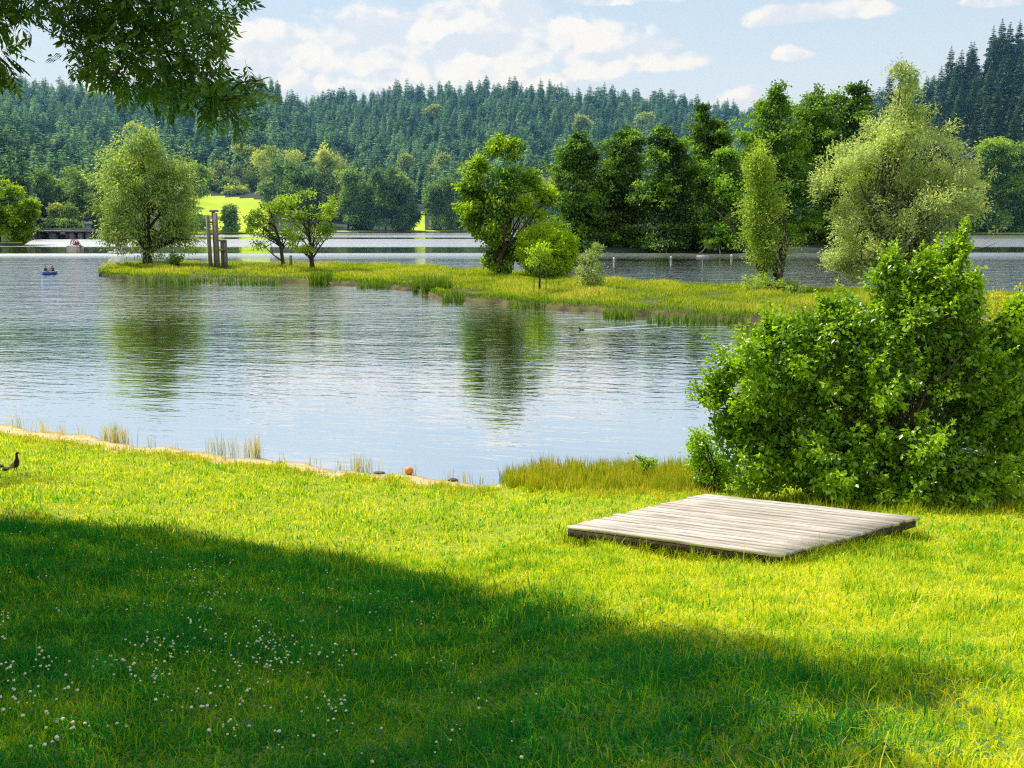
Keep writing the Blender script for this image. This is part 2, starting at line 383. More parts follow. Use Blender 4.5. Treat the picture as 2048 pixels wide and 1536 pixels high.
# ------------------------------------------------------------------ water
m, nt, o = newmat('lake_water')
g = nd(nt, 'ShaderNodeNewGeometry'); pos = g.outputs['Position']
sp = nd(nt, 'ShaderNodeSeparateXYZ'); nt.links.new(pos, sp.inputs[0])
rot = nd(nt, 'ShaderNodeVectorRotate', rotation_type='Z_AXIS'); rot.inputs['Angle'].default_value = R(14); nt.links.new(pos, rot.inputs[0])
v1 = vmul(nt, rot.outputs[0], (0.32, 1.0, 1.0))
w1 = noise(nt, v1, 1.7, 3, 0.5, 0.4)
w2 = noise(nt, vmul(nt, rot.outputs[0], (0.5, 1.0, 1.0)), 4.0, 2, 0.5, 0.2)
w3 = noise(nt, vmul(nt, pos, (0.25, 1.0, 1.0)), 0.32, 2, 0.5, 0.3)
# wind patches: calm near the bank, rippled bands far out
wind = noise(nt, vmul(nt, pos, (0.10, 1.0, 1.0)), 0.05, 3, 0.5)
near = smooth(nt, sp.outputs[1], 30, 52, 0.35, 1.0)
farb = smooth(nt, noise(nt, vmul(nt, pos, (0.018, 0.5, 1.0)), 0.052, 2, 0.4, 0.2), 0.40, 0.50)
fary = smooth(nt, sp.outputs[1], 150, 190)
breeze = mth(nt, 'MULTIPLY', smooth(nt, sp.outputs[1], 60, 88), smooth(nt, mth(nt, 'DIVIDE', sp.outputs[0], sp.outputs[1]), -0.34, -0.44, 0.5, 1.0))
amp = mth(nt, 'ADD', mth(nt, 'MULTIPLY', near, smooth(nt, wind, 0.3, 0.7, 0.6, 1.3)), mth(nt, 'MULTIPLY', mth(nt, 'MULTIPLY', farb, fary), 9.0))
amp = mth(nt, 'ADD', amp, mth(nt, 'MULTIPLY', mth(nt, 'MULTIPLY', breeze, smooth(nt, sp.outputs[1], 190, 150)), 6.0))
h = mth(nt, 'ADD', mth(nt, 'MULTIPLY', w1, 0.036), mth(nt, 'ADD', mth(nt, 'MULTIPLY', w2, 0.010), mth(nt, 'MULTIPLY', w3, 0.045)))
h = mth(nt, 'MULTIPLY', h, amp)
rough = mth(nt, 'ADD', 0.02, mth(nt, 'ADD', mth(nt, 'MULTIPLY', mth(nt, 'MULTIPLY', farb, fary), 0.20), mth(nt, 'MULTIPLY', mth(nt, 'MULTIPLY', breeze, smooth(nt, wind, 0.35, 0.6, 0.35, 1.0)), 0.05)))
bp = nd(nt, 'ShaderNodeBump'); bp.inputs['Strength'].default_value = 1.0; bp.inputs['Distance'].default_value = 0.9
nt.links.new(h, bp.inputs['Height'])
gl = nd(nt, 'ShaderNodeBsdfGlossy'); nt.links.new(rough, gl.inputs['Roughness']); gl.inputs['Color'].default_value = (0.99, 0.99, 0.99, 1)
nt.links.new(bp.outputs[0], gl.inputs['Normal'])
df = nd(nt, 'ShaderNodeBsdfDiffuse'); df.inputs[0].default_value = (0.085, 0.09, 0.035, 1)
fr = nd(nt, 'ShaderNodeFresnel'); fr.inputs['IOR'].default_value = 1.45; nt.links.new(bp.outputs[0], fr.inputs['Normal'])
fac = mth(nt, 'ADD', mth(nt, 'MULTIPLY', fr.outputs[0], 0.2), 0.86, clamp=True)
ms = nd(nt, 'ShaderNodeMixShader'); nt.links.new(fac, ms.inputs[0]); nt.links.new(df.outputs[0], ms.inputs[1]); nt.links.new(gl.outputs[0], ms.inputs[2])
nt.links.new(ms.outputs[0], o.inputs[0])
M['water'] = m
tag(Geo().add([(-1500, 20, 0), (1500, 20, 0), (1500, 1600, 0), (-1500, 1600, 0)], f4=[(0, 1, 2, 3)]).obj('lake', M['water']), kind='structure')

# ------------------------------------------------------------------ far terrain: shore, hill, meadow
def pxaz(px): return (px - 1024) / FPX                 # x / y of a photo column
fs_px = [-1500, -300, 60, 75, 200, 450, 520, 700, 915, 1300, 1680, 1760, 1900, 2048, 2600, 3500]
fs_d = [220, 232, 240, 318, 345, 395, 395, 425, 440, 440, 430, 400, 388, 380, 350, 300]
rd_px = [-1500, -300, 0, 200, 430, 560, 592, 640, 720, 850, 1000, 1130, 1250, 1380, 1500, 1620, 1750, 1860, 1940, 2048, 2300, 3500]
rd_top = [180, 175, 172, 178, 172, 165, 205, 205, 190, 186, 180, 186, 193, 210, 224, 226, 195, 150, 120, 84, 60, 60]
rd_d = [800, 800, 800, 800, 780, 760, 780, 820, 850, 850, 850, 850, 850, 850, 860, 800, 680, 620, 600, 600, 600, 600]
def shore_d(px): return np.interp(px, fs_px, fs_d)
def ridge(px):
    d = np.interp(px, rd_px, rd_d); top = np.interp(px, rd_px, rd_top)
    return d, CAMZ + (432 - top) * d / FPX - 16.0
def zfar(px, d):
    ds = shore_d(px); dr, zr = ridge(px)
    t = np.clip((d - ds - 4) / (dr - ds - 4), 0, 1)
    z = zr * t ** 1.32 + 0.6 * np.clip((d - ds) / 3, -1, 1) + 0.6 * np.sin(px * 0.021) * np.sin(d * 0.05) * np.clip((d - ds) / 60, 0, 1) * 2
    return np.where(d > dr, zr - (d - dr) * 0.05, z)
pxs = np.arange(-1500, 3500, 14.0)
tt = np.concatenate([np.linspace(-0.02, 0.3, 26), np.linspace(0.33, 1.0, 26), np.linspace(1.1, 2.2, 6)])
PX, T = np.meshgrid(pxs, tt)
DS = shore_d(PX); DR = ridge(PX)[0]
D = DS + T * (DR - DS)
Z = zfar(PX, D)
V = np.stack([pxaz(PX) * D, D, Z], -1).reshape(-1, 3)
nx, ny = len(pxs), len(tt)
I, J = np.meshgrid(np.arange(nx - 1), np.arange(ny - 1)); B = (J * nx + I).ravel()
F = np.stack([B, B + 1, B + nx + 1, B + nx], 1)
def in_meadow(px, d):
    e = d - shore_d(px)
    a = (px > 388) & (px < 545) & (e < 118 - 0.25 * (px - 400)) & (e > 1)
    b_ = (px > 822) & (px < 852) & (e < 70) & (e > 1)
    c_ = (px > -1500) & (e > 0) & (e < 7)
    return a | b_ | c_
fc_px = PX.ravel()[F].mean(1); fc_d = D.ravel()[F].mean(1)
mk = in_meadow(fc_px, fc_d)
M['forest_floor'] = surf('forest_floor', (0.012, 0.026, 0.016), (0.03, 0.055, 0.03), 0.05, 0.95, 0)
M['meadow'] = surf('meadow_turf', (0.38, 0.55, 0.015), (0.52, 0.66, 0.02), 0.03, 0.95, 0, coord='Object')
tag(Geo().add(V, f4=F[~mk]).obj('hill', M['forest_floor'], shade=True), kind='structure')
tag(Geo().add(V, f4=F[mk]).obj('meadow', M['meadow'], shade=True), kind='structure')

# ------------------------------------------------------------------ spit of land across the lake
nearp = [(196, 553), (260, 559), (400, 563), (620, 568), (740, 574), (830, 583), (880, 601), (1000, 609), (1100, 619), (1300, 633), (1530, 650), (1750, 690), (2048, 745), (2700, 860)]
farp = [(199, 546), (260, 533), (400, 532), (620, 532), (740, 535), (830, 539), (880, 541), (1000, 550), (1100, 557), (1300, 572), (1530, 581), (1750, 586), (2048, 596), (2700, 620)]
NPs = np.array([at(*p)[:2] for p in nearp]); FPs = np.array([at(*p)[:2] for p in farp])
s_ = np.linspace(0, len(nearp) - 1, 260); k_ = np.arange(len(nearp))
NE = np.stack([np.interp(s_, k_, NPs[:, i]) for i in (0, 1)], 1); FE = np.stack([np.interp(s_, k_, FPs[:, i]) for i in (0, 1)], 1)
wob = 0.5 * np.sin(s_ * 9.1) + 0.35 * np.sin(s_ * 21.7 + 1)
NE[:, 1] += wob; FE[:, 1] += wob[::-1]
cross = np.array([-0.012, 0.0, 0.012, 0.03, 0.08, 0.2, 0.35, 0.5, 0.65, 0.8, 0.92, 0.97, 1.0, 1.01])
prof = np.array([-0.6, -0.05, 0.30, 0.40, 0.46, 0.52, 0.56, 0.58, 0.56, 0.5, 0.45, 0.38, -0.05, -0.6])
def spit_pt(s, c): 
    n = np.stack([np.interp(s, s_, NE[:, i]) for i in (0, 1)], -1); f_ = np.stack([np.interp(s, s_, FE[:, i]) for i in (0, 1)], -1)
    c = np.asarray(c)[..., None]
    xy = n * (1 - c) + f_ * c
    z = np.interp(c[..., 0], cross, prof)
    return np.concatenate([xy, z[..., None]], -1)
SS, CC = np.meshgrid(s_, cross)
V = spit_pt(SS.ravel(), CC.ravel()); nx, ny = len(s_), len(cross)
I, J = np.meshgrid(np.arange(nx - 1), np.arange(ny - 1)); B = (J * nx + I).ravel()
M['spit'] = surf('spit_earth', (0.06, 0.045, 0.022), (0.14, 0.13, 0.035), 0.6, 0.95, 0.3)
tag(Geo().add(V, f4=np.stack([B, B + 1, B + nx + 1, B + nx], 1)).obj('spit_ground', M['spit'], shade=True), kind='structure')
# wooded tongue of land on the right
pn = []
for px in np.linspace(1085, 1790, 40):
    y0 = 196 + 3 * math.sin(px * 0.05) + max(0, (px - 1690)) * 0.12
    pn.append((pxaz(px), y0, y0 + 46 - max(0, px - 1650) * 0.2))
rows = []
for c_, z_ in ((-0.03, -0.5), (0.0, 0.0), (0.03, 0.5), (0.3, 1.0), (0.7, 1.0), (0.97, 0.4), (1.0, -0.5)):
    for (a_, y0, y1) in pn:
        y = y0 + (y1 - y0) * c_; rows.append((a_ * y, y, z_))
nx = len(pn); I, J = np.meshgrid(np.arange(nx - 1), np.arange(6)); B = (J * nx + I).ravel()
tag(Geo().add(rows, f4=np.stack([B, B + 1, B + nx + 1, B + nx], 1)).obj('wooded_bank', M['forest_floor'], shade=True), kind='structure')

# ------------------------------------------------------------------ grass
def blades(G, base, h, w, lean, rg, a, curve=0.5):
    K = len(base)
    th = rg.uniform(0, 2 * math.pi, K); ph = th + rg.normal(0, 0.6, K) + math.pi / 2
    dirn = np.stack([np.cos(th), np.sin(th), np.zeros(K)], 1); sd = np.stack([np.cos(ph), np.sin(ph), np.zeros(K)], 1)
    h = h[:, None]; w = w[:, None]; lean = lean[:, None]
    up = np.array([[0, 0, 1.0]])
    mid = base + up * h * 0.55 + dirn * h * lean * 0.3
    tip = base + up * h * (1 - 0.35 * lean) + dirn * h * lean * (0.6 + curve)
    v = np.stack([base - sd * w / 2, base + sd * w / 2, mid + sd * w * 0.4, mid - sd * w * 0.4, tip], 1).reshape(-1, 3)
    i = np.arange(K)[:, None] * 5
    aa = np.stack([a - 0.15, a - 0.15, a, a, a + 0.1], 1).ravel()
    G.add(v, f3=i + np.array([[3, 2, 4]]), f4=i + np.array([[0, 1, 2, 3]]), a=np.clip(aa, 0, 1))
PLAT = None
def lawn_points(K, y0, y1, rg, margin=1.12):
    u = rg.uniform(y0 ** 2, y1 ** 2, K) ** 0.5
    x = rg.uniform(-1, 1, K) * (0.53 * u * margin + (2.6 if margin > 1.05 else 0.0))
    return x, u
# platform corners first (grass grows round it, not through it)
pc = [(1128, 1052), (1565, 1110), (1840, 1033), (1415, 987)]
PZ = 1.93
PCW = np.array([at(px, py, PZ) for px, py in pc])
def in_plat(x, y, grow=0.0):
    ok = np.ones(x.shape, bool); cen = PCW[:, :2].mean(0)
    q = cen + (PCW[:, :2] - cen) * (1 + grow)
    for i in range(4):
        a_, b_ = q[i], q[(i + 1) % 4]
        ok &= ((b_[0] - a_[0]) * (y - a_[1]) - (b_[1] - a_[1]) * (x - a_[0])) > 0
    return ok
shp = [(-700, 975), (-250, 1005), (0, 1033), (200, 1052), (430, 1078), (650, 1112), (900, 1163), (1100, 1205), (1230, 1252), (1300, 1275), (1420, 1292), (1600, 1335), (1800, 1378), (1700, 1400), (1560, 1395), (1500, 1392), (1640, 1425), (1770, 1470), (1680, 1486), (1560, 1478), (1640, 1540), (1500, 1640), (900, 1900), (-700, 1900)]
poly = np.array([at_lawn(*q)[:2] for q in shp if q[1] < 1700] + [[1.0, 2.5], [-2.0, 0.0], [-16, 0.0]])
poly2 = np.array([at_lawn(*q)[:2] for q in ((-260, 944), (0, 949), (60, 955), (112, 967), (40, 973), (-260, 980))])
def inpoly(x, y, poly):
    c_ = np.zeros(len(x), bool); n = len(poly)
    for i in range(n):
        x1, y1 = poly[i]; x2, y2 = poly[(i + 1) % n]
        with np.errstate(divide='ignore', invalid='ignore'):
            c_ ^= ((y1 > y) != (y2 > y)) & (x < (x2 - x1) * (y - y1) / (y2 - y1 + 1e-12) + x1)
    return c_
G = Geo(); rg = np.random.default_rng(21)
for (K, y0, y1, h0, w0) in ((290000, 3.0, 9.5, 0.064, 0.0085), (220000, 9.0, 16, 0.085, 0.012), (265000, 15.5, 36, 0.085, 0.02)):
    x, y = lawn_points(K, y0, y1, rg)
    t = y_shore(x) - y
    tuft = np.sin(x * 3.1 + 2 * np.sin(y * 1.7)) * np.sin(y * 2.9 + 1.5 * np.sin(x * 2.3))
    keep = (t > 0.25) & (rg.uniform(0, 1, K) > sandw(x, y) * 0.93) & ~in_plat(x, y, -0.06)
    x, y, tuft, t = x[keep], y[keep], tuft[keep], t[keep]; K = len(x)
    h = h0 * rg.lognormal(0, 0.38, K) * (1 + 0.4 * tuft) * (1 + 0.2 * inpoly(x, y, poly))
    rare = rg.uniform(0, 1, K) < 0.012; h[rare] *= 1.9
    w_ = w0 * rg.uniform(0.6, 1.3, K)
    a = np.clip(0.64 + 0.24 * rg.normal(0, 1, K) - 0.12 * tuft + 0.08 * np.sin(x * 0.8 + 2 * np.sin(y * 0.5)) * np.sin(y * 0.7), 0.05, 1.0)
    # shade painted into the colour: blades darker and greener inside the ash shadow outline
    shade_tint = inpoly(x + rg.normal(0, 0.3, K), y + 0.25 + rg.normal(0, 0.35, K), poly) * (0.8 + 0.2 * np.sin(x * 1.3 + y) * np.sin(y * 1.9))
    h_c = shade_tint
    a = a - 0.62 * shade_tint
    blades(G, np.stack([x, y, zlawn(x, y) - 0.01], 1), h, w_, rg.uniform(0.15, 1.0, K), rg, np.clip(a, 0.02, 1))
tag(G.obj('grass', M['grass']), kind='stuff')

# clover carpet with white blossoms (ground cover)
m, nt, o = newmat('clover'); a = nd(nt, 'ShaderNodeAttribute', attribute_name='v')
colr = mixc(nt, smooth(nt, a.outputs['Fac'], 0.6, 0.75), mixc(nt, smooth(nt, a.outputs['Fac'], 0, 0.5), (0.03, 0.10, 0.015), (0.09, 0.21, 0.03)), (0.88, 0.85, 0.66))
b = nd(nt, 'ShaderNodeBsdfPrincipled'); b.inputs['Roughness'].default_value = 0.7; nt.links.new(colr, b.inputs['Base Color']); nt.links.new(b.outputs[0], o.inputs[0])
M['clover'] = m
G = Geo(); rg = np.random.default_rng(5)
K = 9000
x, y = lawn_points(K, 4.6, 13, rg, 1.0)
keep = (9.8 - y - 0.55 * x + rg.normal(0, 0.8, K)) > 0
x, y = x[keep], y[keep]; K = len(x)
z = zlawn(x, y) + rg.uniform(0.025, 0.06, K)
for q in range(3):
    th = rg.uniform(0, 6.28, K) if q == 0 else th + 2.09
    d = np.stack([np.cos(th), np.sin(th), rg.uniform(-0.1, 0.3, K)], 1)
    n_ = np.stack([rg.normal(0, 0.2, K), rg.normal(0, 0.2, K), np.ones(K)], 1)
    G.leaves(np.stack([x, y, z], 1), d, n_, 0.022, 0.02, a=rg.uniform(0.1, 0.5, K))
ico_v = np.array([(math.cos(i * 6.283 / 7) * math.sin(p), math.sin(i * 6.283 / 7) * math.sin(p), math.cos(p)) for p in (0.5, 1.2, 2.0) for i in range(7)] + [(0, 0, 1.0), (0, 0, -0.6)])
ico_f4 = [(r * 7 + i, (r + 1) * 7 + i, (r + 1) * 7 + (i + 1) % 7, r * 7 + (i + 1) % 7) for r in (0, 1) for i in range(7)]
ico_f3 = [(21, i, (i + 1) % 7) for i in range(7)] + [(22, 14 + (i + 1) % 7, 14 + i) for i in range(7)]
nb = 0
ccs = np.stack([rg.uniform(-20, 1150, 150), rg.uniform(1060, 1560, 150)], 1)
while nb < 620:
    q_ = ccs[rg.integers(0, 150)]; px, py = q_[0] + rg.normal(0, 26), q_[1] + rg.normal(0, 14)
    dens_ = math.exp(-((px - 330) / 420) ** 2 - ((py - 1270) / 170) ** 2) + 0.10
    if rg.uniform() > dens_ or py < 1045 + px * 0.16: continue
    p = at_lawn(px, py); hh = rg.uniform(0.07, 0.125); r_ = rg.uniform(0.006, 0.014)
    c0 = np.array([p[0], p[1], float(zlawn(p[0], p[1])) + hh])
    G.add(c0 + ico_v * r_ * np.array([1, 1, 0.85]) * rg.uniform(0.85, 1.15, (len(ico_v), 1)), f3=ico_f3, f4=ico_f4, a=rg.uniform(0.8, 1.0))
    G.tube([c0 - (0, 0, hh), c0 + np.array([0.004, 0.003, -0.4 * hh]), c0], 0.0016, 3, a=0.3)
    nb += 1
tag(G.obj('clover', M['clover']), kind='stuff')

# tall grass on the near bank
G = Geo(); rg = np.random.default_rng(9)
def tuft_blades(c, n, rad, h, w, lo=0.3, hi=1.0, lean=(0.05, 0.5)):
    r_ = np.abs(rg.normal(0, rad, n)); th = rg.uniform(0, 6.28, n)
    x, y = c[0] + r_ * np.cos(th), c[1] + r_ * np.sin(th)
    blades(G, np.stack([x, y, np.maximum(zlawn(x, y), -0.1)], 1), h * rg.uniform(0.5, 1.1, n), w * rg.uniform(0.7, 1.3, n), rg.uniform(*lean, n), rg, rg.uniform(lo, hi, n), 0.25)
for px in np.arange(1015, 1420, 3.0):
    for q in range(3):
        py = rg.uniform(935, 985 - 0.0 * px)
        if px < 1060: py = rg.uniform(952, 975)
        p = at_lawn(px, py); tuft_blades(p, 34, 0.16, rg.uniform(0.26, 0.56), 0.012, 0.2, 0.85)
for px in np.arange(1150, 1420, 6.0):
    p = at_lawn(px, rg.uniform(970, 1000)); tuft_blades(p, 26, 0.2, rg.uniform(0.15, 0.32), 0.012, 0.5, 1.0)
for (px, py, n, h) in ((230, 884, 90, 0.75), (212, 880, 60, 0.6), (250, 886, 70, 0.7), (85, 865, 26, 0.7), (35, 855, 26, 0.6), (120, 870, 26, 0.55), (300, 893, 16, 0.5), (440, 905, 34, 0.75), (465, 908, 28, 0.8),
                      (512, 915, 70, 0.85), (495, 912, 26, 0.75), (420, 903, 16, 0.6), (350, 900, 14, 0.45), (620, 930, 14, 0.4), (715, 940, 50, 0.6), (735, 942, 36, 0.6), (830, 950, 12, 0.4), (900, 958, 12, 0.4),
                      (930, 965, 22, 0.4), (960, 965, 14, 0.35), (680, 936, 16, 0.4), (560, 925, 12, 0.4), (160, 874, 16, 0.5), (1100, 950, 10, 0.9), (1090, 955, 10, 0.8)):
    tuft_blades(at_lawn(px, py), n, 0.16, h, 0.010, 0.45, 1.0, (0.02, 0.4))
for i in range(260):          # rough edge where the mower does not reach
    px = rg.uniform(-40, 1000); p = at_lawn(px, np.interp(px, [-40, 510, 1000], [860, 930, 985]) + rg.uniform(0, 14)); tuft_blades(p, 14, 0.15, rg.uniform(0.12, 0.26), 0.012, 0.35, 0.9)
# long grass under the platform edges
for i in range(4):
    a_, b_ = PCW[i], PCW[(i + 1) % 4]
    for q in np.linspace(0, 1, 48):
        p = a_ + (b_ - a_) * q; nn = np.array([(b_ - a_)[1], -(b_ - a_)[0]]); nn /= np.linalg.norm(nn)
        if i < 2: 
            p2 = p[:2] + nn * rg.uniform(-0.05, 0.22)
            tuft_blades((p2[0], p2[1]), 22, 0.10, rg.uniform(0.12, 0.36), 0.011, 0.15, 0.65, (0.2, 0.9))
        else:
            p2 = p[:2] + nn * 0.2; tuft_blades((p2[0], p2[1]), 10, 0.12, 0.22, 0.010, 0.1, 0.6)
for (px, py, n, h) in ((1150, 1078, 60, 0.3), (1185, 1083, 40, 0.26), (1250, 1092, 30, 0.22), (1330, 1103, 80, 0.34), (1350, 1106, 50, 0.28), (1420, 1112, 30, 0.2), (1480, 1120, 50, 0.26), (1540, 1126, 70, 0.34), (1575, 1124, 90, 0.42), (1610, 1118, 80, 0.36), (1650, 1112, 70, 0.34), (1700, 1104, 60, 0.32), (1750, 1094, 60, 0.34), (1800, 1084, 60, 0.34), (1835, 1082, 50, 0.3)):
    tuft_blades(at_lawn(px, py), n, 0.13, h, 0.011, 0.05, 0.6, (0.2, 0.9))
for q in range(90):
    px, py = rg.uniform(1580, 1845), rg.uniform(1085, 1130); p = at_lawn(px, py); tuft_blades(p, 10, 0.1, rg.uniform(0.14, 0.3), 0.011, 0.0, 0.4, (0.2, 0.9))
for q in range(240):
    px = rg.uniform(1420, 2080); p = at_lawn(px, rg.uniform(1000, 1035)); tuft_blades(p, 16, 0.16, rg.uniform(0.15, 0.4), 0.011, 0.15, 0.75, (0.1, 0.7))
tag(G.obj('tall_grass', M['bank']), kind='stuff')

# wild grass on the spit
G = Geo(); rg = np.random.default_rng(11)
K = 150000
s0 = rg.uniform(0, 1, K) ** 0.8 * (len(nearp) - 1.001); c0 = rg.uniform(0.014, 0.99, K)
p = spit_pt(s0, c0)
vis = np.abs(p[:, 0] / p[:, 1]) < 0.62
p, s0, c0 = p[vis], s0[vis], c0[vis]; K = len(p)
cl_ = np.sin(p[:, 0] * 0.9 + np.sin(p[:, 1] * 0.35) * 2) * np.sin(p[:, 1] * 0.28 + np.sin(p[:, 0] * 0.4))
cl2 = np.sin(p[:, 0] * 0.31 + 1.0 + np.sin(p[:, 1] * 0.13)) * np.sin(p[:, 1] * 0.16 + p[:, 0] * 0.1)
h = (0.42 + 0.26 * cl_ + 0.12 * cl2) * rg.uniform(0.45, 1.3, K) * np.interp(p[:, 1], [45, 140], [0.8, 1.0])
a = np.clip(0.60 + 0.16 * cl_ + 0.14 * cl2 + 0.17 * rg.normal(0, 1, K), 0, 1)
edge = c0 < 0.07; a[edge] = np.clip(a[edge] - 0.34, 0, 1); h[edge] *= 1.05
p[:, 2] -= 0.03
blades(G, p, h, np.interp(p[:, 1], [40, 150], [0.03, 0.085]) * rg.uniform(0.6, 1.3, K), rg.uniform(0.1, 0.8, K), rg, a, 0.2)
tag(G.obj('wild_grass', M['tall']), kind='stuff')
G = Geo()
def reed_patch(px, py, wpx, n, h):
    c = at(px, py, 0.2); wd = wpx * c[1] / FPX
    x = c[0] + rg.uniform(-0.5, 0.5, n) * wd; y = c[1] + rg.uniform(-0.8, 2.0, n)
    blades(G, np.stack([x, y, np.zeros(n) - 0.05], 1), h * rg.uniform(0.5, 1.1, n), rg.uniform(0.05, 0.09, n), rg.uniform(0.05, 0.5, n), rg, rg.uniform(0, 0.9, n), 0.2)
for (px, py, wpx, n, h) in ((640, 566, 40, 200, 2.0), (835, 580, 24, 120, 1.8), (872, 585, 56, 420, 2.2), (905, 600, 40, 160, 1.3), (500, 566, 120, 260, 1.0), (350, 562, 160, 300, 1.0), (1240, 630, 60, 160, 0.9), (760, 573, 90, 200, 1.2),
                           (1060, 612, 80, 140, 0.9), (1400, 640, 200, 300, 0.8)):
    reed_patch(px, py, wpx, n, h)
tag(G.obj('reeds', M['reed']), kind='stuff')

# ------------------------------------------------------------------ tree building
def unit(rg, n):
    q = rg.normal(size=(n, 3)); return q / np.linalg.norm(q, axis=1)[:, None]
def lobes_px(base, y, L):
    """crown lobes given as ellipses seen on the photo, at distance y -> local ellipsoids"""
    out = []
    for q in L:
        px, py, rx, ry = q[:4]; dy = q[4] if len(q) > 4 else 0.0
        c = at_y(px, py, y + dy) - base
        k = (y + dy) / FPX
        out.append((c[0], c[1], c[2], rx * k, rx * k * (q[5] if len(q) > 5 else 0.9), ry * k))
    return np.array(out)
def crown(rg, lobes, ncl, per, cr, L, W, droop=0.25, flat=0.75, shell=4.0, amid=0.5, aspread=0.2, zmin=0.2, updir=0.5, bough=12, bsz=0.27):
    wgt = lobes[:, 3] * lobes[:, 5]; wgt = wgt / wgt.sum()
    if ncl < 120: bough = 0
    nb_ = max(len(lobes) * 2, ncl // bough) if bough else ncl
    li = rg.choice(len(lobes), nb_, p=wgt)
    if bough: li[:2 * len(lobes)] = np.repeat(np.arange(len(lobes)), 2)
    lb = lobes[li]
    d = unit(rg, nb_); r = rg.uniform(0, 1, nb_) ** (1 / shell)
    cc = lb[:, :3] + d * r[:, None] * lb[:, 3:6]
    ba = aspread * 0.8 * rg.normal(0, 1, nb_)
    if bough:                       # clumps gather on boughs, with gaps between the boughs
        j = rg.integers(0, nb_, ncl); sz_ = bsz * np.sqrt(lb[j, 3] * lb[j, 5]) * rg.uniform(0.6, 1.3, nb_)[j]
        cc = cc[j] + rg.normal(0, 0.75, (ncl, 3)) * sz_[:, None] * np.array([1, 1, max(0.7, flat)]); d = d[j] + rg.normal(0, 0.25, (ncl, 3)); ba = ba[j]
    else: ba = ba * 0
    ok = cc[:, 2] > zmin; cc, d, ba = cc[ok], d[ok], ba[ok]; ncl = len(cc)
    ca = amid + ba + aspread * 0.7 * rg.normal(0, 1, ncl)
    K = ncl * per; ci = np.repeat(np.arange(ncl), per)
    csz = cr * rg.uniform(0.6, 1.35, ncl)
    off = rg.normal(0, 0.55, (K, 3)) * csz[ci][:, None] * np.array([1, 1, flat])
    pos = cc[ci] + off
    outw = d[ci] * 0.5 + off / (np.linalg.norm(off, axis=1)[:, None] + 1e-6) * 0.6
    dirn = outw + rg.normal(0, 0.6, (K, 3)) + np.array([0, 0, -droop])
    nrm = rg.normal(0, 0.55, (K, 3)) + outw * 0.4 + np.array([0, 0, updir])
    a = np.clip(ca[ci] + 0.13 * rg.normal(0, 1, K), 0, 1)
    return pos, dirn, nrm, L * rg.uniform(0.6, 1.3, K), W * rg.uniform(0.7, 1.25, K), a, cc
def limb(G, rg, p0, p1, r0, r1, sag=0.12, n=6, sides=5):
    p0, p1 = np.asarray(p0, float), np.asarray(p1, float)
    t = np.linspace(0, 1, n)[:, None]; L = np.linalg.norm(p1 - p0)
    mid = (p0 + p1) / 2 + np.array([0, 0, L * sag]) + rg.normal(0, 0.05, 3) * L
    pts = (1 - t) ** 2 * p0 + 2 * t * (1 - t) * mid + t ** 2 * p1
    G.tube(pts, np.linspace(r0, r1, n), sides, cap=False)
    return pts
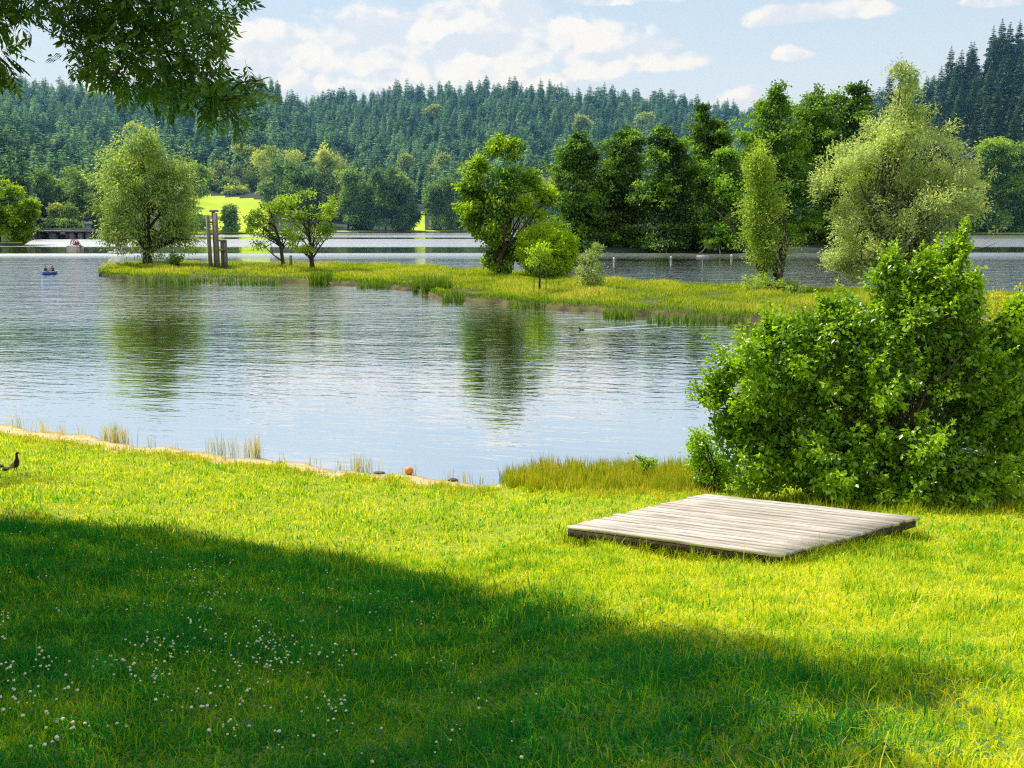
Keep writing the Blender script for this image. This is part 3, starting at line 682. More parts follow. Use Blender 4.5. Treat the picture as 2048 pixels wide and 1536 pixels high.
def make_tree(name, label, base, y, L, mat, bark='bark', ncl=200, per=40, cr=0.9, leaf=(0.34, 0.2), trunk=(0.35, 0.5), lean=(0, 0), limbs=26,
              seed=1, droop=0.25, flat=0.75, shell=4.0, amid=0.5, aspread=0.2, cat='tree', group=None, stems=1, crown_name='crown', trunk_name='trunk', zmin=0.3, updir=0.5, sprigs=0, sprig_len=0.5, bough=12, bsz=0.27, fill=0):
    rg = np.random.default_rng(seed)
    base = np.asarray(base, float)
    root = thing(name, label, cat, base, 0, group)
    lobes = lobes_px(base, y, L)
    pos, dr, nr, LL, WW, a, cc = crown(rg, lobes, ncl, per, cr, leaf[0], leaf[1], droop, flat, shell, amid, aspread, zmin, updir, bough, bsz)
    G = Geo(); G.leaves(pos, dr, nr, LL, WW, a=a)
    if fill:                        # inner leaves, crown shade painted in as a darker leaf colour
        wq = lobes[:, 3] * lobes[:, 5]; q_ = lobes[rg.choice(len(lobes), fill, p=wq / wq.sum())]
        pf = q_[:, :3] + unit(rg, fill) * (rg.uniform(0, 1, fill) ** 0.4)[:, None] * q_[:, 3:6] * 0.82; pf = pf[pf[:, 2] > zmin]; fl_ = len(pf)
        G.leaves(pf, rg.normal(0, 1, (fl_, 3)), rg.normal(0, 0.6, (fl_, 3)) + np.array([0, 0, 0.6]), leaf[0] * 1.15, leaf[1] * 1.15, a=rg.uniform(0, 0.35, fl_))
    T = Geo()
    if sprigs:                      # leafy shoots that break the outline
        cen = np.average(lobes[:, :3], axis=0, weights=lobes[:, 5])
        for s in rg.choice(len(cc), sprigs):
            d_ = cc[s] - cen; d_ = d_ / np.linalg.norm(d_) * 0.8 + np.array([0, 0, 0.95]) + rg.normal(0, 0.3, 3); d_ /= np.linalg.norm(d_)
            l_ = sprig_len * rg.uniform(0.5, 1.3); k_n = int(9 + l_ * 22); tt_ = rg.uniform(0.15, 1.0, k_n)[:, None]
            b_s = cc[s] + d_ * l_ * tt_ + np.array([0, 0, -0.08 * l_]) * tt_ ** 2
            G.leaves(b_s, d_ * 0.5 + rg.normal(0, 0.6, (k_n, 3)), rg.normal(0, 0.4, (k_n, 3)) + np.array([0, 0, 1.0]), leaf[0] * rg.uniform(0.7, 1.2, k_n) * (1.15 - 0.5 * tt_[:, 0]), leaf[1] * (1.15 - 0.5 * tt_[:, 0]), a=np.clip(0.62 + 0.2 * rg.normal(0, 1, k_n), 0, 1))
            T.tube([cc[s] - d_ * 0.1, cc[s] + d_ * l_ * 0.9], [0.006, 0.003], 4, cap=False)
    G.obj(crown_name, mat, root)
    top = max(0.35, lobes[:, 2].max()) + 0.4 * lobes[np.argmax(lobes[:, 2]), 5]
    cx, cy = np.average(lobes[:, 0], weights=lobes[:, 5]), np.average(lobes[:, 1], weights=lobes[:, 5])
    for k in range(stems):
        n = 9; t = np.linspace(0, 1, n)
        sx, sy = (rg.normal(0, 0.16 * top, 2) if stems > 1 else (0, 0))
        px_ = t * (cx + sx) + lean[0] * np.sin(t * 3.14) + rg.normal(0, 0.012 * top, n) * t
        py_ = t * (cy + sy) + lean[1] * np.sin(t * 3.14) + rg.normal(0, 0.012 * top, n) * t
        b0 = rg.normal(0, trunk[0] * 1.2, 2) if stems > 1 else (0, 0)
        pts = np.stack([px_ + b0[0] * (1 - t), py_ + b0[1] * (1 - t), t * top * (1 if stems == 1 else rg.uniform(0.4, 0.72)) - 0.15], 1)
        rad = trunk[0] * (1 - t) ** 0.8 + 0.02; rad[0] *= 1.35
        T.tube(pts, rad, 8)
        sel = rg.choice(len(cc), min(len(cc), max(3, limbs // stems)), replace=False)
        for s in sel:
            tgt = cc[s]; f_ = np.clip(tgt[2] / top - rg.uniform(0.12, 0.35), 0.12, 0.9)
            p0 = np.array([np.interp(f_, t, pts[:, i]) for i in range(3)])
            r0 = np.interp(f_, t, rad) * 0.55
            pl = limb(T, rg, p0, tgt, r0, 0.02, rg.uniform(0.0, 0.16))
            for q in range(2):
                j = rg.integers(2, 5); t2 = cc[rg.choice(len(cc))]; d_ = t2 - pl[j]
                l_ = np.linalg.norm(d_)
                if l_ > 0.01: limb(T, rg, pl[j], pl[j] + d_ / l_ * min(l_, np.linalg.norm(tgt - p0) * 0.5), r0 * 0.45, 0.015, 0.05, 4, 4)
    T.obj(trunk_name, M[bark], root, shade=True)
    return root

M['lf_willow'] = leafmat('willow_leaf', (0.07, 0.16, 0.05), (0.35, 0.46, 0.15), 0.45)
M['lf_silver'] = leafmat('silver_willow_leaf', (0.09, 0.20, 0.06), (0.43, 0.58, 0.23), 0.47, 0.04)
M['lf_alder'] = leafmat('alder_leaf', (0.026, 0.095, 0.028), (0.22, 0.38, 0.03), 0.42)
M['lf_mid'] = leafmat('green_leaf', (0.06, 0.16, 0.02), (0.30, 0.43, 0.035), 0.48)
M['lf_yellow'] = leafmat('yellow_green_leaf', (0.035, 0.14, 0.015), (0.36, 0.50, 0.022), 0.47)
M['lf_ball'] = leafmat('lime_leaf', (0.26, 0.47, 0.012), (0.42, 0.57, 0.012), 0.5)
M['lf_slim'] = leafmat('slim_tree_leaf', (0.11, 0.24, 0.03), (0.40, 0.56, 0.08), 0.5)
M['lf_bush'] = leafmat('bush_leaf', (0.05, 0.17, 0.012), (0.34, 0.55, 0.008), 0.42, 0.07, 0.35)
M['lf_bush2'] = leafmat('yellow_bush_leaf', (0.16, 0.24, 0.012), (0.45, 0.45, 0.03), 0.45)
M['lf_ash'] = leafmat('ash_leaf', (0.022, 0.07, 0.014), (0.09, 0.19, 0.025), 0.4, 0.04)
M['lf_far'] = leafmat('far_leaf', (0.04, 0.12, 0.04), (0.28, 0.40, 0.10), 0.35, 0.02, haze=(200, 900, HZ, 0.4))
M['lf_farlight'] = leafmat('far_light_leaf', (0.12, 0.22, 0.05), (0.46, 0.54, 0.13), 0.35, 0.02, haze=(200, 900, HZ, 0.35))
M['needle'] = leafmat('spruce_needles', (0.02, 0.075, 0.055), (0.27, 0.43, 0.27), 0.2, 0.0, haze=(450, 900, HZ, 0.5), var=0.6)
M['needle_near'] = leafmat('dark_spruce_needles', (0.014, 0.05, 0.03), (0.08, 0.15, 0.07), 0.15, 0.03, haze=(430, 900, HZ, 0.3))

def spit_base(px, y):
    p = at_y(px, 540, y); return np.array([p[0], y, 0.5])

# --- trees on the spit
make_tree('willow_tree', 'broad round willow with dark short trunk near the left tip of the spit', spit_base(296, 133), 133,
          [(290, 350, 78, 62), (285, 305, 46, 34), (245, 400, 50, 60), (340, 395, 48, 62), (300, 430, 80, 62), (225, 445, 28, 45), (362, 445, 24, 48), (290, 470, 72, 36), (258, 345, 44, 44), (330, 335, 40, 40)],
          M['lf_willow'], ncl=900, per=46, cr=0.8, leaf=(0.42, 0.15), trunk=(0.55, 0), limbs=34, bough=9, bsz=0.3, seed=3, droop=0.7, flat=1.2, amid=0.45)
make_tree('small_tree', 'small leaning tree with sparse crown, left one of the pair beside the wooden sculpture', spit_base(568, 126), 126,
          [(538, 405, 26, 22), (522, 440, 34, 22), (552, 462, 32, 22), (500, 430, 20, 14), (565, 478, 26, 14), (530, 485, 30, 14), (506, 462, 20, 16), (545, 430, 30, 22)],
          M['lf_mid'], ncl=135, per=20, cr=0.5, leaf=(0.38, 0.17), bough=4, bsz=0.32, trunk=(0.24, 0), lean=(0.3, 0), limbs=22, seed=4, flat=0.6, amid=0.45)
make_tree('small_tree', 'small spreading tree with bare lower trunk, right one of the pair beside the wooden sculpture', spit_base(625, 121), 121,
          [(605, 398, 30, 24), (598, 432, 44, 26), (642, 418, 34, 26), (586, 462, 36, 22), (632, 466, 36, 22), (664, 424, 20, 18), (566, 428, 20, 16), (610, 488, 36, 12), (655, 450, 24, 16), (575, 400, 18, 14)],
          M['lf_mid'], ncl=185, per=20, cr=0.5, leaf=(0.38, 0.17), bough=5, bsz=0.32, trunk=(0.28, 0), limbs=24, seed=5, flat=0.6, amid=0.5)
make_tree('alder_tree', 'tall loose yellow-green tree with several dark trunks standing in the middle of the spit', spit_base(1000, 111), 111,
          [(1015, 310, 50, 42), (955, 335, 30, 28), (1050, 335, 32, 36), (1000, 375, 72, 42), (960, 415, 42, 46), (1045, 400, 36, 46), (1000, 440, 62, 46), (985, 490, 48, 34), (1020, 480, 34, 40), (940, 395, 20, 30), (1085, 400, 22, 34), (990, 525, 40, 18), (945, 460, 28, 20)],
          M['lf_yellow'], ncl=520, per=34, cr=0.65, leaf=(0.42, 0.26), trunk=(0.30, 0), limbs=34, bough=9, seed=6, stems=3, flat=0.65, amid=0.45, shell=3)
make_tree('round_shrub', 'bright lime green shrub clipped into a ball behind the staked sapling', spit_base(1092, 108), 108,
          [(1096, 496, 53, 47), (1066, 494, 31, 37), (1120, 501, 33, 39), (1096, 526, 51, 24)],
          M['lf_ball'], ncl=520, per=50, cr=0.42, leaf=(0.30, 0.18), trunk=(0.2, 0), limbs=10, seed=7, bough=0, cat='shrub', shell=7, amid=0.5, crown_name='foliage', trunk_name='stem')
b_ = spit_base(1078, 87)
st = make_tree('sapling', 'young slender tree tied between thin wooden stakes in front of the round shrub', b_, 87,
          [(1078, 500, 24, 13), (1068, 520, 22, 12), (1092, 512, 16, 12)], M['lf_yellow'], ncl=36, per=22, cr=0.34, leaf=(0.26, 0.15), trunk=(0.05, 0), limbs=8, seed=8, flat=0.6, amid=0.6)
for dx, hh in ((-0.42, 2.3), (0.12, 2.1), (0.62, 2.2)):
    g = Geo(); g.tube([(dx, 0.1, -0.3), (dx, 0.1, hh)], 0.045, 6); g.obj('stake', M['bark_pale'], st)
make_tree('grey_shrub', 'upright greyish green shrub right of the clipped ball shrub', spit_base(1182, 91), 91,
          [(1182, 545, 26, 26), (1192, 510, 13, 22), (1165, 530, 12, 18), (1180, 562, 28, 12)], M['lf_silver'], ncl=80, per=26, cr=0.35, leaf=(0.30, 0.09), trunk=(0.06, 0), limbs=14, seed=9, stems=3, cat='shrub', droop=-0.5, amid=0.4, crown_name='foliage', trunk_name='stem')
make_tree('slim_tree', 'narrow upright yellow-green tree left of the big silver willow', spit_base(1546, 90), 90,
          [(1525, 325, 26, 32), (1525, 380, 30, 46), (1530, 440, 42, 46), (1545, 490, 46, 40), (1520, 480, 30, 30), (1515, 345, 18, 30), (1545, 400, 26, 36)],
          M['lf_slim'], ncl=460, per=34, cr=0.55, leaf=(0.28, 0.12), bough=9, bsz=0.36, trunk=(0.24, 0), lean=(0.2, 0), limbs=30, seed=10, flat=1.1, droop=0.1, amid=0.5, stems=2)
make_tree('silver_willow', 'huge pale silver green willow towering over the right end of the spit', spit_base(1806, 100), 100,
          [(1840, 205, 56, 54), (1800, 260, 62, 46), (1860, 275, 50, 50), (1740, 310, 62, 50), (1680, 350, 46, 50), (1820, 340, 92, 62), (1900, 345, 46, 60), (1935, 405, 30, 46), (1640, 375, 28, 24), (1730, 410, 90, 62), (1850, 430, 96, 60),
           (1680, 460, 46, 50), (1760, 490, 84, 44), (1880, 480, 62, 36), (1670, 520, 30, 30), (1730, 525, 56, 26), (1800, 160, 30, 22), (1830, 530, 60, 30), (1790, 320, 80, 60, -1.5), (1885, 330, 60, 60, -1.0), (1830, 400, 90, 60, -2.5), (1850, 480, 70, 40, -2.5)],
          M['lf_silver'], ncl=1200, per=44, cr=0.75, leaf=(0.34, 0.13), trunk=(0.38, 0), limbs=48, bough=10, bsz=0.32, seed=12, droop=0.15, flat=0.9, amid=0.45, aspread=0.22, stems=3, shell=3.2)
make_tree('round_bush', 'small dark green bush beside the bench under the round willow', spit_base(352, 128), 128,
          [(352, 518, 13, 16), (348, 528, 17, 10)], M['lf_alder'], ncl=30, per=30, cr=0.4, leaf=(0.3, 0.16), trunk=(0.08, 0), limbs=5, seed=13, cat='shrub', crown_name='foliage', trunk_name='stem')
make_tree('golden_shrub', 'low golden yellow shrub on the left tip of the spit', spit_base(222, 124), 124,
          [(222, 538, 20, 12), (212, 543, 10, 8)], M['lf_bush2'], ncl=30, per=26, cr=0.4, leaf=(0.28, 0.14), trunk=(0.05, 0), limbs=4, seed=14, cat='shrub', amid=0.8, crown_name='foliage', trunk_name='stem')
make_tree('leafy_shrub', 'low leafy shrub at the foot of the narrow tree', spit_base(1520, 86), 86,
          [(1515, 565, 30, 20), (1580, 575, 30, 14)], M['lf_slim'], ncl=60, per=26, cr=0.4, leaf=(0.24, 0.12), trunk=(0.05, 0), limbs=5, seed=15, cat='shrub', crown_name='foliage', trunk_name='stem')
make_tree('yellow_shrub', 'yellowish shrub at the right edge of the photo behind the big bush', np.array([*at(2040, 735, 0.5)[:2], 0.45]), 47,
          [(2025, 640, 60, 50), (2075, 620, 60, 60), (2000, 680, 40, 36), (2050, 690, 60, 40)], M['lf_bush2'], ncl=260, per=30, cr=0.22, leaf=(0.13, 0.07), trunk=(0.05, 0), limbs=20, seed=16, stems=4, cat='shrub', crown_name='foliage', trunk_name='stem')

# --- alders on the wooded bank across the water
def bank_tree(i, label, y, L, base_px, mat='lf_alder', **k):
    b = at_y(base_px, 500, y); b[2] = 0.9
    b_l = [(base_px, 482, 46, 22, -3), (base_px - 30, 470, 24, 26, -4), (base_px + 32, 474, 24, 24, -4)] if i < 8 else []
    tp_ = min(L, key=lambda q: q[1] - q[3]); L = L + b_l + ([(tp_[0] + rng.uniform(-8, 8), tp_[1] - tp_[3] + 4, 13, 22), (tp_[0] + rng.uniform(-30, 30), tp_[1] - tp_[3] + 26, 14, 20)] if i < 8 else [])
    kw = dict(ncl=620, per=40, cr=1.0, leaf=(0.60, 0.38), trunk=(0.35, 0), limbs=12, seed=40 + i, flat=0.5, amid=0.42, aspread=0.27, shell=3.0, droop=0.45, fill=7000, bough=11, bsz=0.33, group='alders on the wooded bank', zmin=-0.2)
    kw.update(k)
    return make_tree('alder_tree', label, b, y, L, M[mat], **kw)
bank_tree(0, 'dark alder at the left end of the wooded bank, right behind the yellow-green tree', 205, [(1150, 320, 42, 40), (1145, 380, 44, 60), (1160, 440, 46, 60), (1140, 475, 40, 28)], 1150)
bank_tree(1, 'alder with rounded top, second from the left end of the wooded bank', 210, [(1250, 305, 46, 42), (1240, 370, 58, 60), (1250, 440, 62, 60), (1210, 400, 34, 50), (1245, 480, 60, 25)], 1248)
bank_tree(2, 'alder with pointed top and low bright bough at the centre of the wooded bank', 200, [(1335, 300, 36, 36), (1345, 360, 56, 60), (1350, 430, 66, 60), (1300, 400, 26, 20), (1350, 480, 66, 25)], 1350)
bank_tree(3, 'tall loose alder standing behind the others left of the tallest group', 226, [(1415, 275, 38, 42), (1410, 340, 50, 60), (1420, 420, 55, 60)], 1415, amid=0.5)
bank_tree(4, 'lower bright alder leaning over the water before the tallest group', 196, [(1455, 345, 36, 34), (1450, 400, 48, 50), (1470, 455, 52, 36), (1430, 470, 34, 28)], 1462, amid=0.62, ncl=420)
bank_tree(5, 'tallest alder of the wooded bank, with ragged tip above the narrow tree', 215, [(1555, 215, 34, 32), (1550, 275, 62, 56), (1540, 350, 70, 70), (1560, 430, 66, 70), (1510, 300, 30, 40), (1550, 485, 60, 22)], 1558, ncl=760)
bank_tree(6, 'broad dark alder with flat top between narrow tree and silver willow', 222, [(1640, 220, 62, 40), (1640, 290, 70, 60), (1640, 380, 70, 70), (1640, 460, 62, 46)], 1642, ncl=760)
bank_tree(7, 'dark alder half hidden by the left side of the silver willow', 215, [(1715, 225, 46, 40), (1715, 300, 56, 70), (1715, 400, 50, 70), (1700, 470, 44, 36)], 1714)
bank_tree(8, 'round green tree beyond the water right of the silver willow', 395, [(1990, 310, 30, 38), (1975, 350, 36, 40), (2008, 365, 32, 40), (1985, 400, 50, 44), (1975, 435, 46, 28)], 1985, 'lf_mid', cr=2.2, leaf=(1.0, 0.6), group='trees on the far right shore')
bank_tree(9, 'green tree beyond the water cut off by the right edge of the photo', 390, [(2046, 330, 24, 40), (2062, 370, 36, 46), (2050, 415, 40, 44)], 2056, 'lf_mid', cr=2.2, leaf=(1.0, 0.6), group='trees on the far right shore')
bank_tree(10, 'low dark tree beside the round green one behind the silver willow', 392, [(1925, 400, 40, 50), (1930, 435, 40, 25)], 1926, 'lf_alder', cr=2.0, leaf=(0.9, 0.5), group='trees on the far right shore')

# --- broadleaf trees on the far shore
def far_tree(i, label, px, d, L, mat='lf_far', grp='broadleaf trees on the far shore', **k):
    b = np.array([pxaz(px) * d, d, float(zfar(px, d)) - 0.2])
    sc = d / 400.0
    kw = dict(ncl=190, per=36, cr=1.5 * sc, leaf=(1.0 * sc + 0.1, 0.6 * sc + 0.05), trunk=(0.35, 0), limbs=7, seed=80 + i, flat=0.8, amid=0.45, aspread=0.2, group=grp, zmin=0.2)
    kw.update(k)
    return make_tree('broadleaf_tree', label, b, d, L, M[mat], **kw)
FT = [
 ('bushy green tree at the left edge of the photo on the near left shore', 8, 248, [(5, 410, 42, 40), (12, 455, 46, 36)], 'lf_mid'),
 ('bushy green tree sloping down to the water left of the bridge', 50, 250, [(42, 430, 26, 36), (52, 462, 18, 28)], 'lf_mid'),
 ('tall pale tree rising behind the left end of the bridge', 92, 372, [(90, 385, 30, 40), (85, 425, 36, 36)], 'lf_far'),
 ('tallest pale tree behind the middle of the bridge', 124, 380, [(122, 370, 24, 34), (122, 415, 30, 40)], 'lf_far'),
 ('tall pale tree with slender trunk behind the right end of the bridge', 170, 376, [(168, 375, 28, 34), (166, 425, 30, 36)], 'lf_far'),
 ('yellow-green rounded tree above the roofline of the bridge', 130, 360, [(130, 425, 19, 19), (126, 446, 16, 12)], 'lf_farlight'),
 ('low spreading bush just above the bridge deck', 128, 352, [(125, 455, 32, 10)], 'lf_far'),
 ('green tree filling the gap between bridge and round willow', 205, 372, [(208, 395, 24, 44), (205, 440, 28, 26)], 'lf_far'),
 ('dark tree close behind the right flank of the round willow', 393, 405, [(390, 370, 26, 40), (392, 430, 24, 40)], 'lf_far'),
 ('low round shrub by the water right of the round willow', 384, 400, [(384, 452, 15, 13)], 'lf_far'),
 ('pale tree at the upper left corner of the bright meadow', 441, 518, [(441, 345, 24, 28), (441, 375, 22, 20)], 'lf_farlight'),
 ('little tree on the upper edge of the bright meadow', 456, 508, [(456, 385, 9, 20)], 'lf_far'),
 ('small drooping yellow-green tree on the upper meadow edge', 474, 505, [(474, 388, 16, 11)], 'lf_farlight'),
 ('thin dark tree standing in front of the bright meadow by the water', 461, 401, [(461, 445, 9, 18), (461, 425, 5, 14)], 'lf_far'),
 ('pale crowned tree left in the big clump behind the pair of small trees', 496, 520, [(496, 325, 32, 34), (500, 370, 28, 34)], 'lf_farlight'),
 ('widest pale crown of the big clump behind the pair of small trees', 555, 505, [(560, 325, 40, 30), (545, 365, 38, 36)], 'lf_farlight'),
 ('dark drooping tree in the front of the clump behind the pair of small trees', 553, 462, [(550, 365, 24, 40), (553, 420, 24, 30)], 'lf_far'),
 ('dark tall tree behind the top of the right small tree', 600, 455, [(602, 345, 22, 34), (600, 400, 30, 44)], 'lf_far'),
 ('pale tree at the right side of the big clump', 650, 480, [(650, 345, 30, 34), (650, 400, 32, 48)], 'lf_farlight'),
 ('slender birch first from the left in the row on the far shore', 700, 437, [(700, 375, 22, 34), (700, 425, 24, 34)], 'lf_far'),
 ('slender birch second from the left in the row on the far shore', 735, 440, [(735, 378, 22, 34), (735, 428, 24, 34)], 'lf_far'),
 ('slender pale birch third from the left in the row on the far shore', 774, 436, [(774, 372, 24, 34), (774, 425, 25, 36)], 'lf_far'),
 ('slender birch last in the row, left of the narrow bright clearing', 812, 438, [(810, 390, 16, 34), (812, 432, 20, 28)], 'lf_far'),
 ('birch with pale crown right of the narrow bright clearing', 873, 445, [(873, 378, 20, 32), (873, 425, 24, 34)], 'lf_far'),
 ('birch beside the left edge of the tall yellow-green tree', 904, 448, [(902, 395, 14, 28), (904, 430, 18, 30)], 'lf_far'),
 ('pale green broadleaf low on the wooded slope behind the birches', 660, 520, [(662, 330, 20, 16)], 'lf_farlight'),
 ('dark tree closing the shore behind the yellow-green tree', 960, 450, [(960, 400, 34, 50)], 'lf_far'),
 ('dark tree on the shore seen right of the yellow-green tree', 1060, 452, [(1060, 400, 44, 50)], 'lf_far'),
]
for i, (lab, px, d, L, mt) in enumerate(FT): far_tree(i, lab, px, d, L, mt)
for i, (lab, px, d, top) in enumerate([('small light green crown among the spruces high on the right of the main hill', 1290, 720, 228), ('light green crown among the spruces left of the alder tops', 1165, 690, 234),
                                       ('yellowish crown among the spruces above the birch row', 868, 760, 212), ('light green crown near the ridge under the ash branches', 190, 760, 186), ('light green crown at the foot of the left hill above the round willow', 270, 560, 250)]):
    far_crown = far_tree(60 + i, lab, px, d, [(px, top + 14, 15, 13)], 'lf_farlight', 'broadleaf crowns among the spruces', ncl=50, cr=2.0)

# --- conifers
def conifer_geo(rg, H, Rm, lev, per, sub, sparse=0.0, top=0.62):
    G = Geo(); K0, D0, N0, L0, W0, A0 = [], [], [], [], [], []
    for i in range(lev):
        f_ = (i + 0.4) / lev; z = H * (0.10 + 0.89 * f_); r = Rm * (1 - f_) ** top * rg.uniform(0.8, 1.15) + 0.12
        n = max(4, int(per * (1 - 0.55 * f_)))
        for j in range(n):
            if rg.uniform() < sparse: continue
            th = 6.283 * j / n + i * 2.4 + rg.normal(0, 0.2); rr = r * rg.uniform(0.7, 1.2)
            out = np.array([math.cos(th), math.sin(th), 0]); dz = -0.32 * (1 - f_) + 0.18 * f_
            av = rg.uniform(0.1, 0.8)
            K0.append(np.array([0, 0, z]) + out * 0.1 * rr); D0.append(out + np.array([0, 0, dz])); N0.append(np.array([0, 0, 1.0]) + rg.normal(0, 0.25, 3)); L0.append(rr); W0.append(rr * 0.55 + 0.15); A0.append(av)
            for q in range(sub):
                s = (q + 1) / (sub + 0.6); side = 1 if q % 2 else -1
                c = np.array([0, 0, z]) + (out + np.array([0, 0, dz])) * rr * s * 0.85
                t_ = np.array([-math.sin(th), math.cos(th), 0]) * side
                K0.append(c); D0.append(out * 0.55 + t_ * rg.uniform(0.4, 0.9) + np.array([0, 0, -rg.uniform(0.25, 0.7)])); N0.append(np.array([0, 0, 1.0]) + rg.normal(0, 0.4, 3))
                L0.append(rr * rg.uniform(0.28, 0.5)); W0.append(rr * 0.22 + 0.1); A0.append(np.clip(av + rg.normal(0, 0.15), 0, 1))
    G.leaves(np.array(K0), np.array(D0), np.array(N0), np.array(L0), np.array(W0), 0.1, np.array(A0))
    G.leaves(np.array([[0, 0, H * 0.95]] * 3), np.array([[0, 0.02, 1.0]] * 3), unit(rg, 3), H * 0.05, 0.5, a=0.5)
    return G
rg = np.random.default_rng(33)
protos = []
for k in range(5):
    G = conifer_geo(rg, 17.5, (3.5, 4.0, 3.7, 4.6, 3.4)[k], 18, 10, 5, top=(0.5, 0.62, 0.42, 0.30, 0.36)[k])
    G.tube([(0, 0, -1), (0, 0, 9), (0, 0, 17)], [0.35, 0.22, 0.04], 5, a=0.0)
    me = G.mesh('spruce'); me.materials.append(M['needle']); protos.append(me)
occ_x = [-300, 0, 60, 62, 200, 202, 290, 380, 400, 480, 482, 680, 690, 910, 915, 1010, 1090, 1110, 1250, 1340, 1430, 1480, 1540, 1740, 1790, 1900, 1960, 2300]
occ_y = [380, 380, 400, 350, 345, 330, 275, 380, 335, 335, 300, 300, 350, 350, 320, 270, 330, 290, 270, 270, 245, 300, 185, 185, 160, 170, 300, 300]
pts = []
d = 300.0
while d < 900:
    st_ = 8.0 * rg.uniform(0.9, 1.1)
    for px in np.arange(-620, 2450, st_ / d * FPX):
        p = px + rg.normal(0, 0.42) * st_ / d * FPX; dd = d + rg.normal(0, 4.0)
        if p > 1690 and dd < 640: continue
        ds = float(shore_d(p)); dr = float(ridge(p)[0])
        lo = 48 if p > 460 else 60
        if dd < ds + lo or dd > dr + 16: continue
        if 385 < p < 560 and dd < ds + 125: continue
        if 815 < p < 858 and dd < ds + 78: continue
        z = float(zfar(p, dd)); s = rg.normal(0.95, 0.22) * (1.0 if rg.uniform() > 0.12 else 0.65); s = min(max(s, 0.5), 1.35)
        pts.append((pxaz(p) * dd, dd, z, s, rg.uniform(0, 6.28), rg.integers(0, 5), p))
    d += 8.0
pts = np.array(pts)
ptop = 432 - (pts[:, 2] + 17.5 * pts[:, 3] - CAMZ) * FPX / pts[:, 1]
lim = np.interp(pts[:, 6], occ_x, occ_y)
score = np.where((ptop < lim - 6) & (pts[:, 6] > -5) & (pts[:, 6] < 2050), 17.5 * pts[:, 3] / pts[:, 1], 0)
# a tree also has to show over the one in front of it
mixr = (rg.uniform(0, 1, len(pts)) < 0.03 + 0.07 * (np.sin(pts[:, 0] * 0.021) * np.sin(pts[:, 1] * 0.03 + pts[:, 0] * 0.01) > 0.45)) & (pts[:, 1] < shore_d(pts[:, 6]) + 140); pts[mixr, 5] = 5; score[mixr] = 0
order = np.argsort(-score); chosen = order[:300]
isel = np.zeros(len(pts), bool); isel[chosen] = True
sp_first = {}
for k in chosen:
    x, y, z, s, rz, idx, _ = pts[k]; idx = int(idx)
    o = bpy.data.objects.new('conifer_tree', protos[idx]); COL.objects.link(o)
    o.location = (x, y, z - 0.3); o.rotation_euler = (0, 0, rz); wx = s * random.uniform(0.85, 1.25); o.scale = (wx, wx, s)
    tag(o, 'blue-green conifer in the dense forest on the slope of the far hill', 'conifer', 'conifers on the far hill')
    sp_first.setdefault(idx, o)
rest = pts[~isel]
rest[rest[:, 5] == 5, 3] *= 0.75
sp_first[5] = [c_ for c_ in far_crown.children if c_.name.startswith('crown')][0]
me = bpy.data.meshes.new('forest'); me.vertices.add(len(rest)); me.vertices.foreach_set('co', rest[:, :3].astype(np.float32).ravel())
for nm, arr in (('sc', rest[:, 3]), ('rz', rest[:, 4]), ('idx', rest[:, 5])):
    at_ = me.attributes.new(nm, 'FLOAT', 'POINT'); at_.data.foreach_set('value', arr.astype(np.float32))
me.update()
fo = bpy.data.objects.new('forest', me); COL.objects.link(fo)
ng = bpy.data.node_groups.new('forest_trees', 'GeometryNodeTree')
ng.interface.new_socket('Geometry', in_out='INPUT', socket_type='NodeSocketGeometry'); ng.interface.new_socket('Geometry', in_out='OUTPUT', socket_type='NodeSocketGeometry')
gi = nd(ng, 'NodeGroupInput'); go = nd(ng, 'NodeGroupOutput'); jn = nd(ng, 'GeometryNodeJoinGeometry')
def gattr(nm):
    n = nd(ng, 'GeometryNodeInputNamedAttribute', data_type='FLOAT'); n.inputs[0].default_value = nm; return n.outputs[0]
mp = nd(ng, 'GeometryNodeMeshToPoints'); ng.links.new(gi.outputs[0], mp.inputs[0])
for idx, o in sp_first.items():
    ip = nd(ng, 'GeometryNodeInstanceOnPoints'); oi = nd(ng, 'GeometryNodeObjectInfo', transform_space='ORIGINAL'); oi.inputs[0].default_value = o
    if 'As Instance' in oi.inputs: oi.inputs['As Instance'].default_value = True
    cmp_ = mth(ng, 'COMPARE', gattr('idx'), float(idx), 0.1)
    ng.links.new(mp.outputs[0], ip.inputs['Points']); ng.links.new(oi.outputs['Geometry'], ip.inputs['Instance']); ng.links.new(cmp_, ip.inputs['Selection'])
    cx = nd(ng, 'ShaderNodeCombineXYZ'); ng.links.new(gattr('rz'), cx.inputs[2]); ng.links.new(cx.outputs[0], ip.inputs['Rotation'])
    ng.links.new(gattr('sc'), ip.inputs['Scale'])
    ng.links.new(ip.outputs[0], jn.inputs[0])
ng.links.new(jn.outputs[0], go.inputs[0])
md = fo.modifiers.new('trees', 'NODES'); md.node_group = ng
tag(fo, kind='stuff')

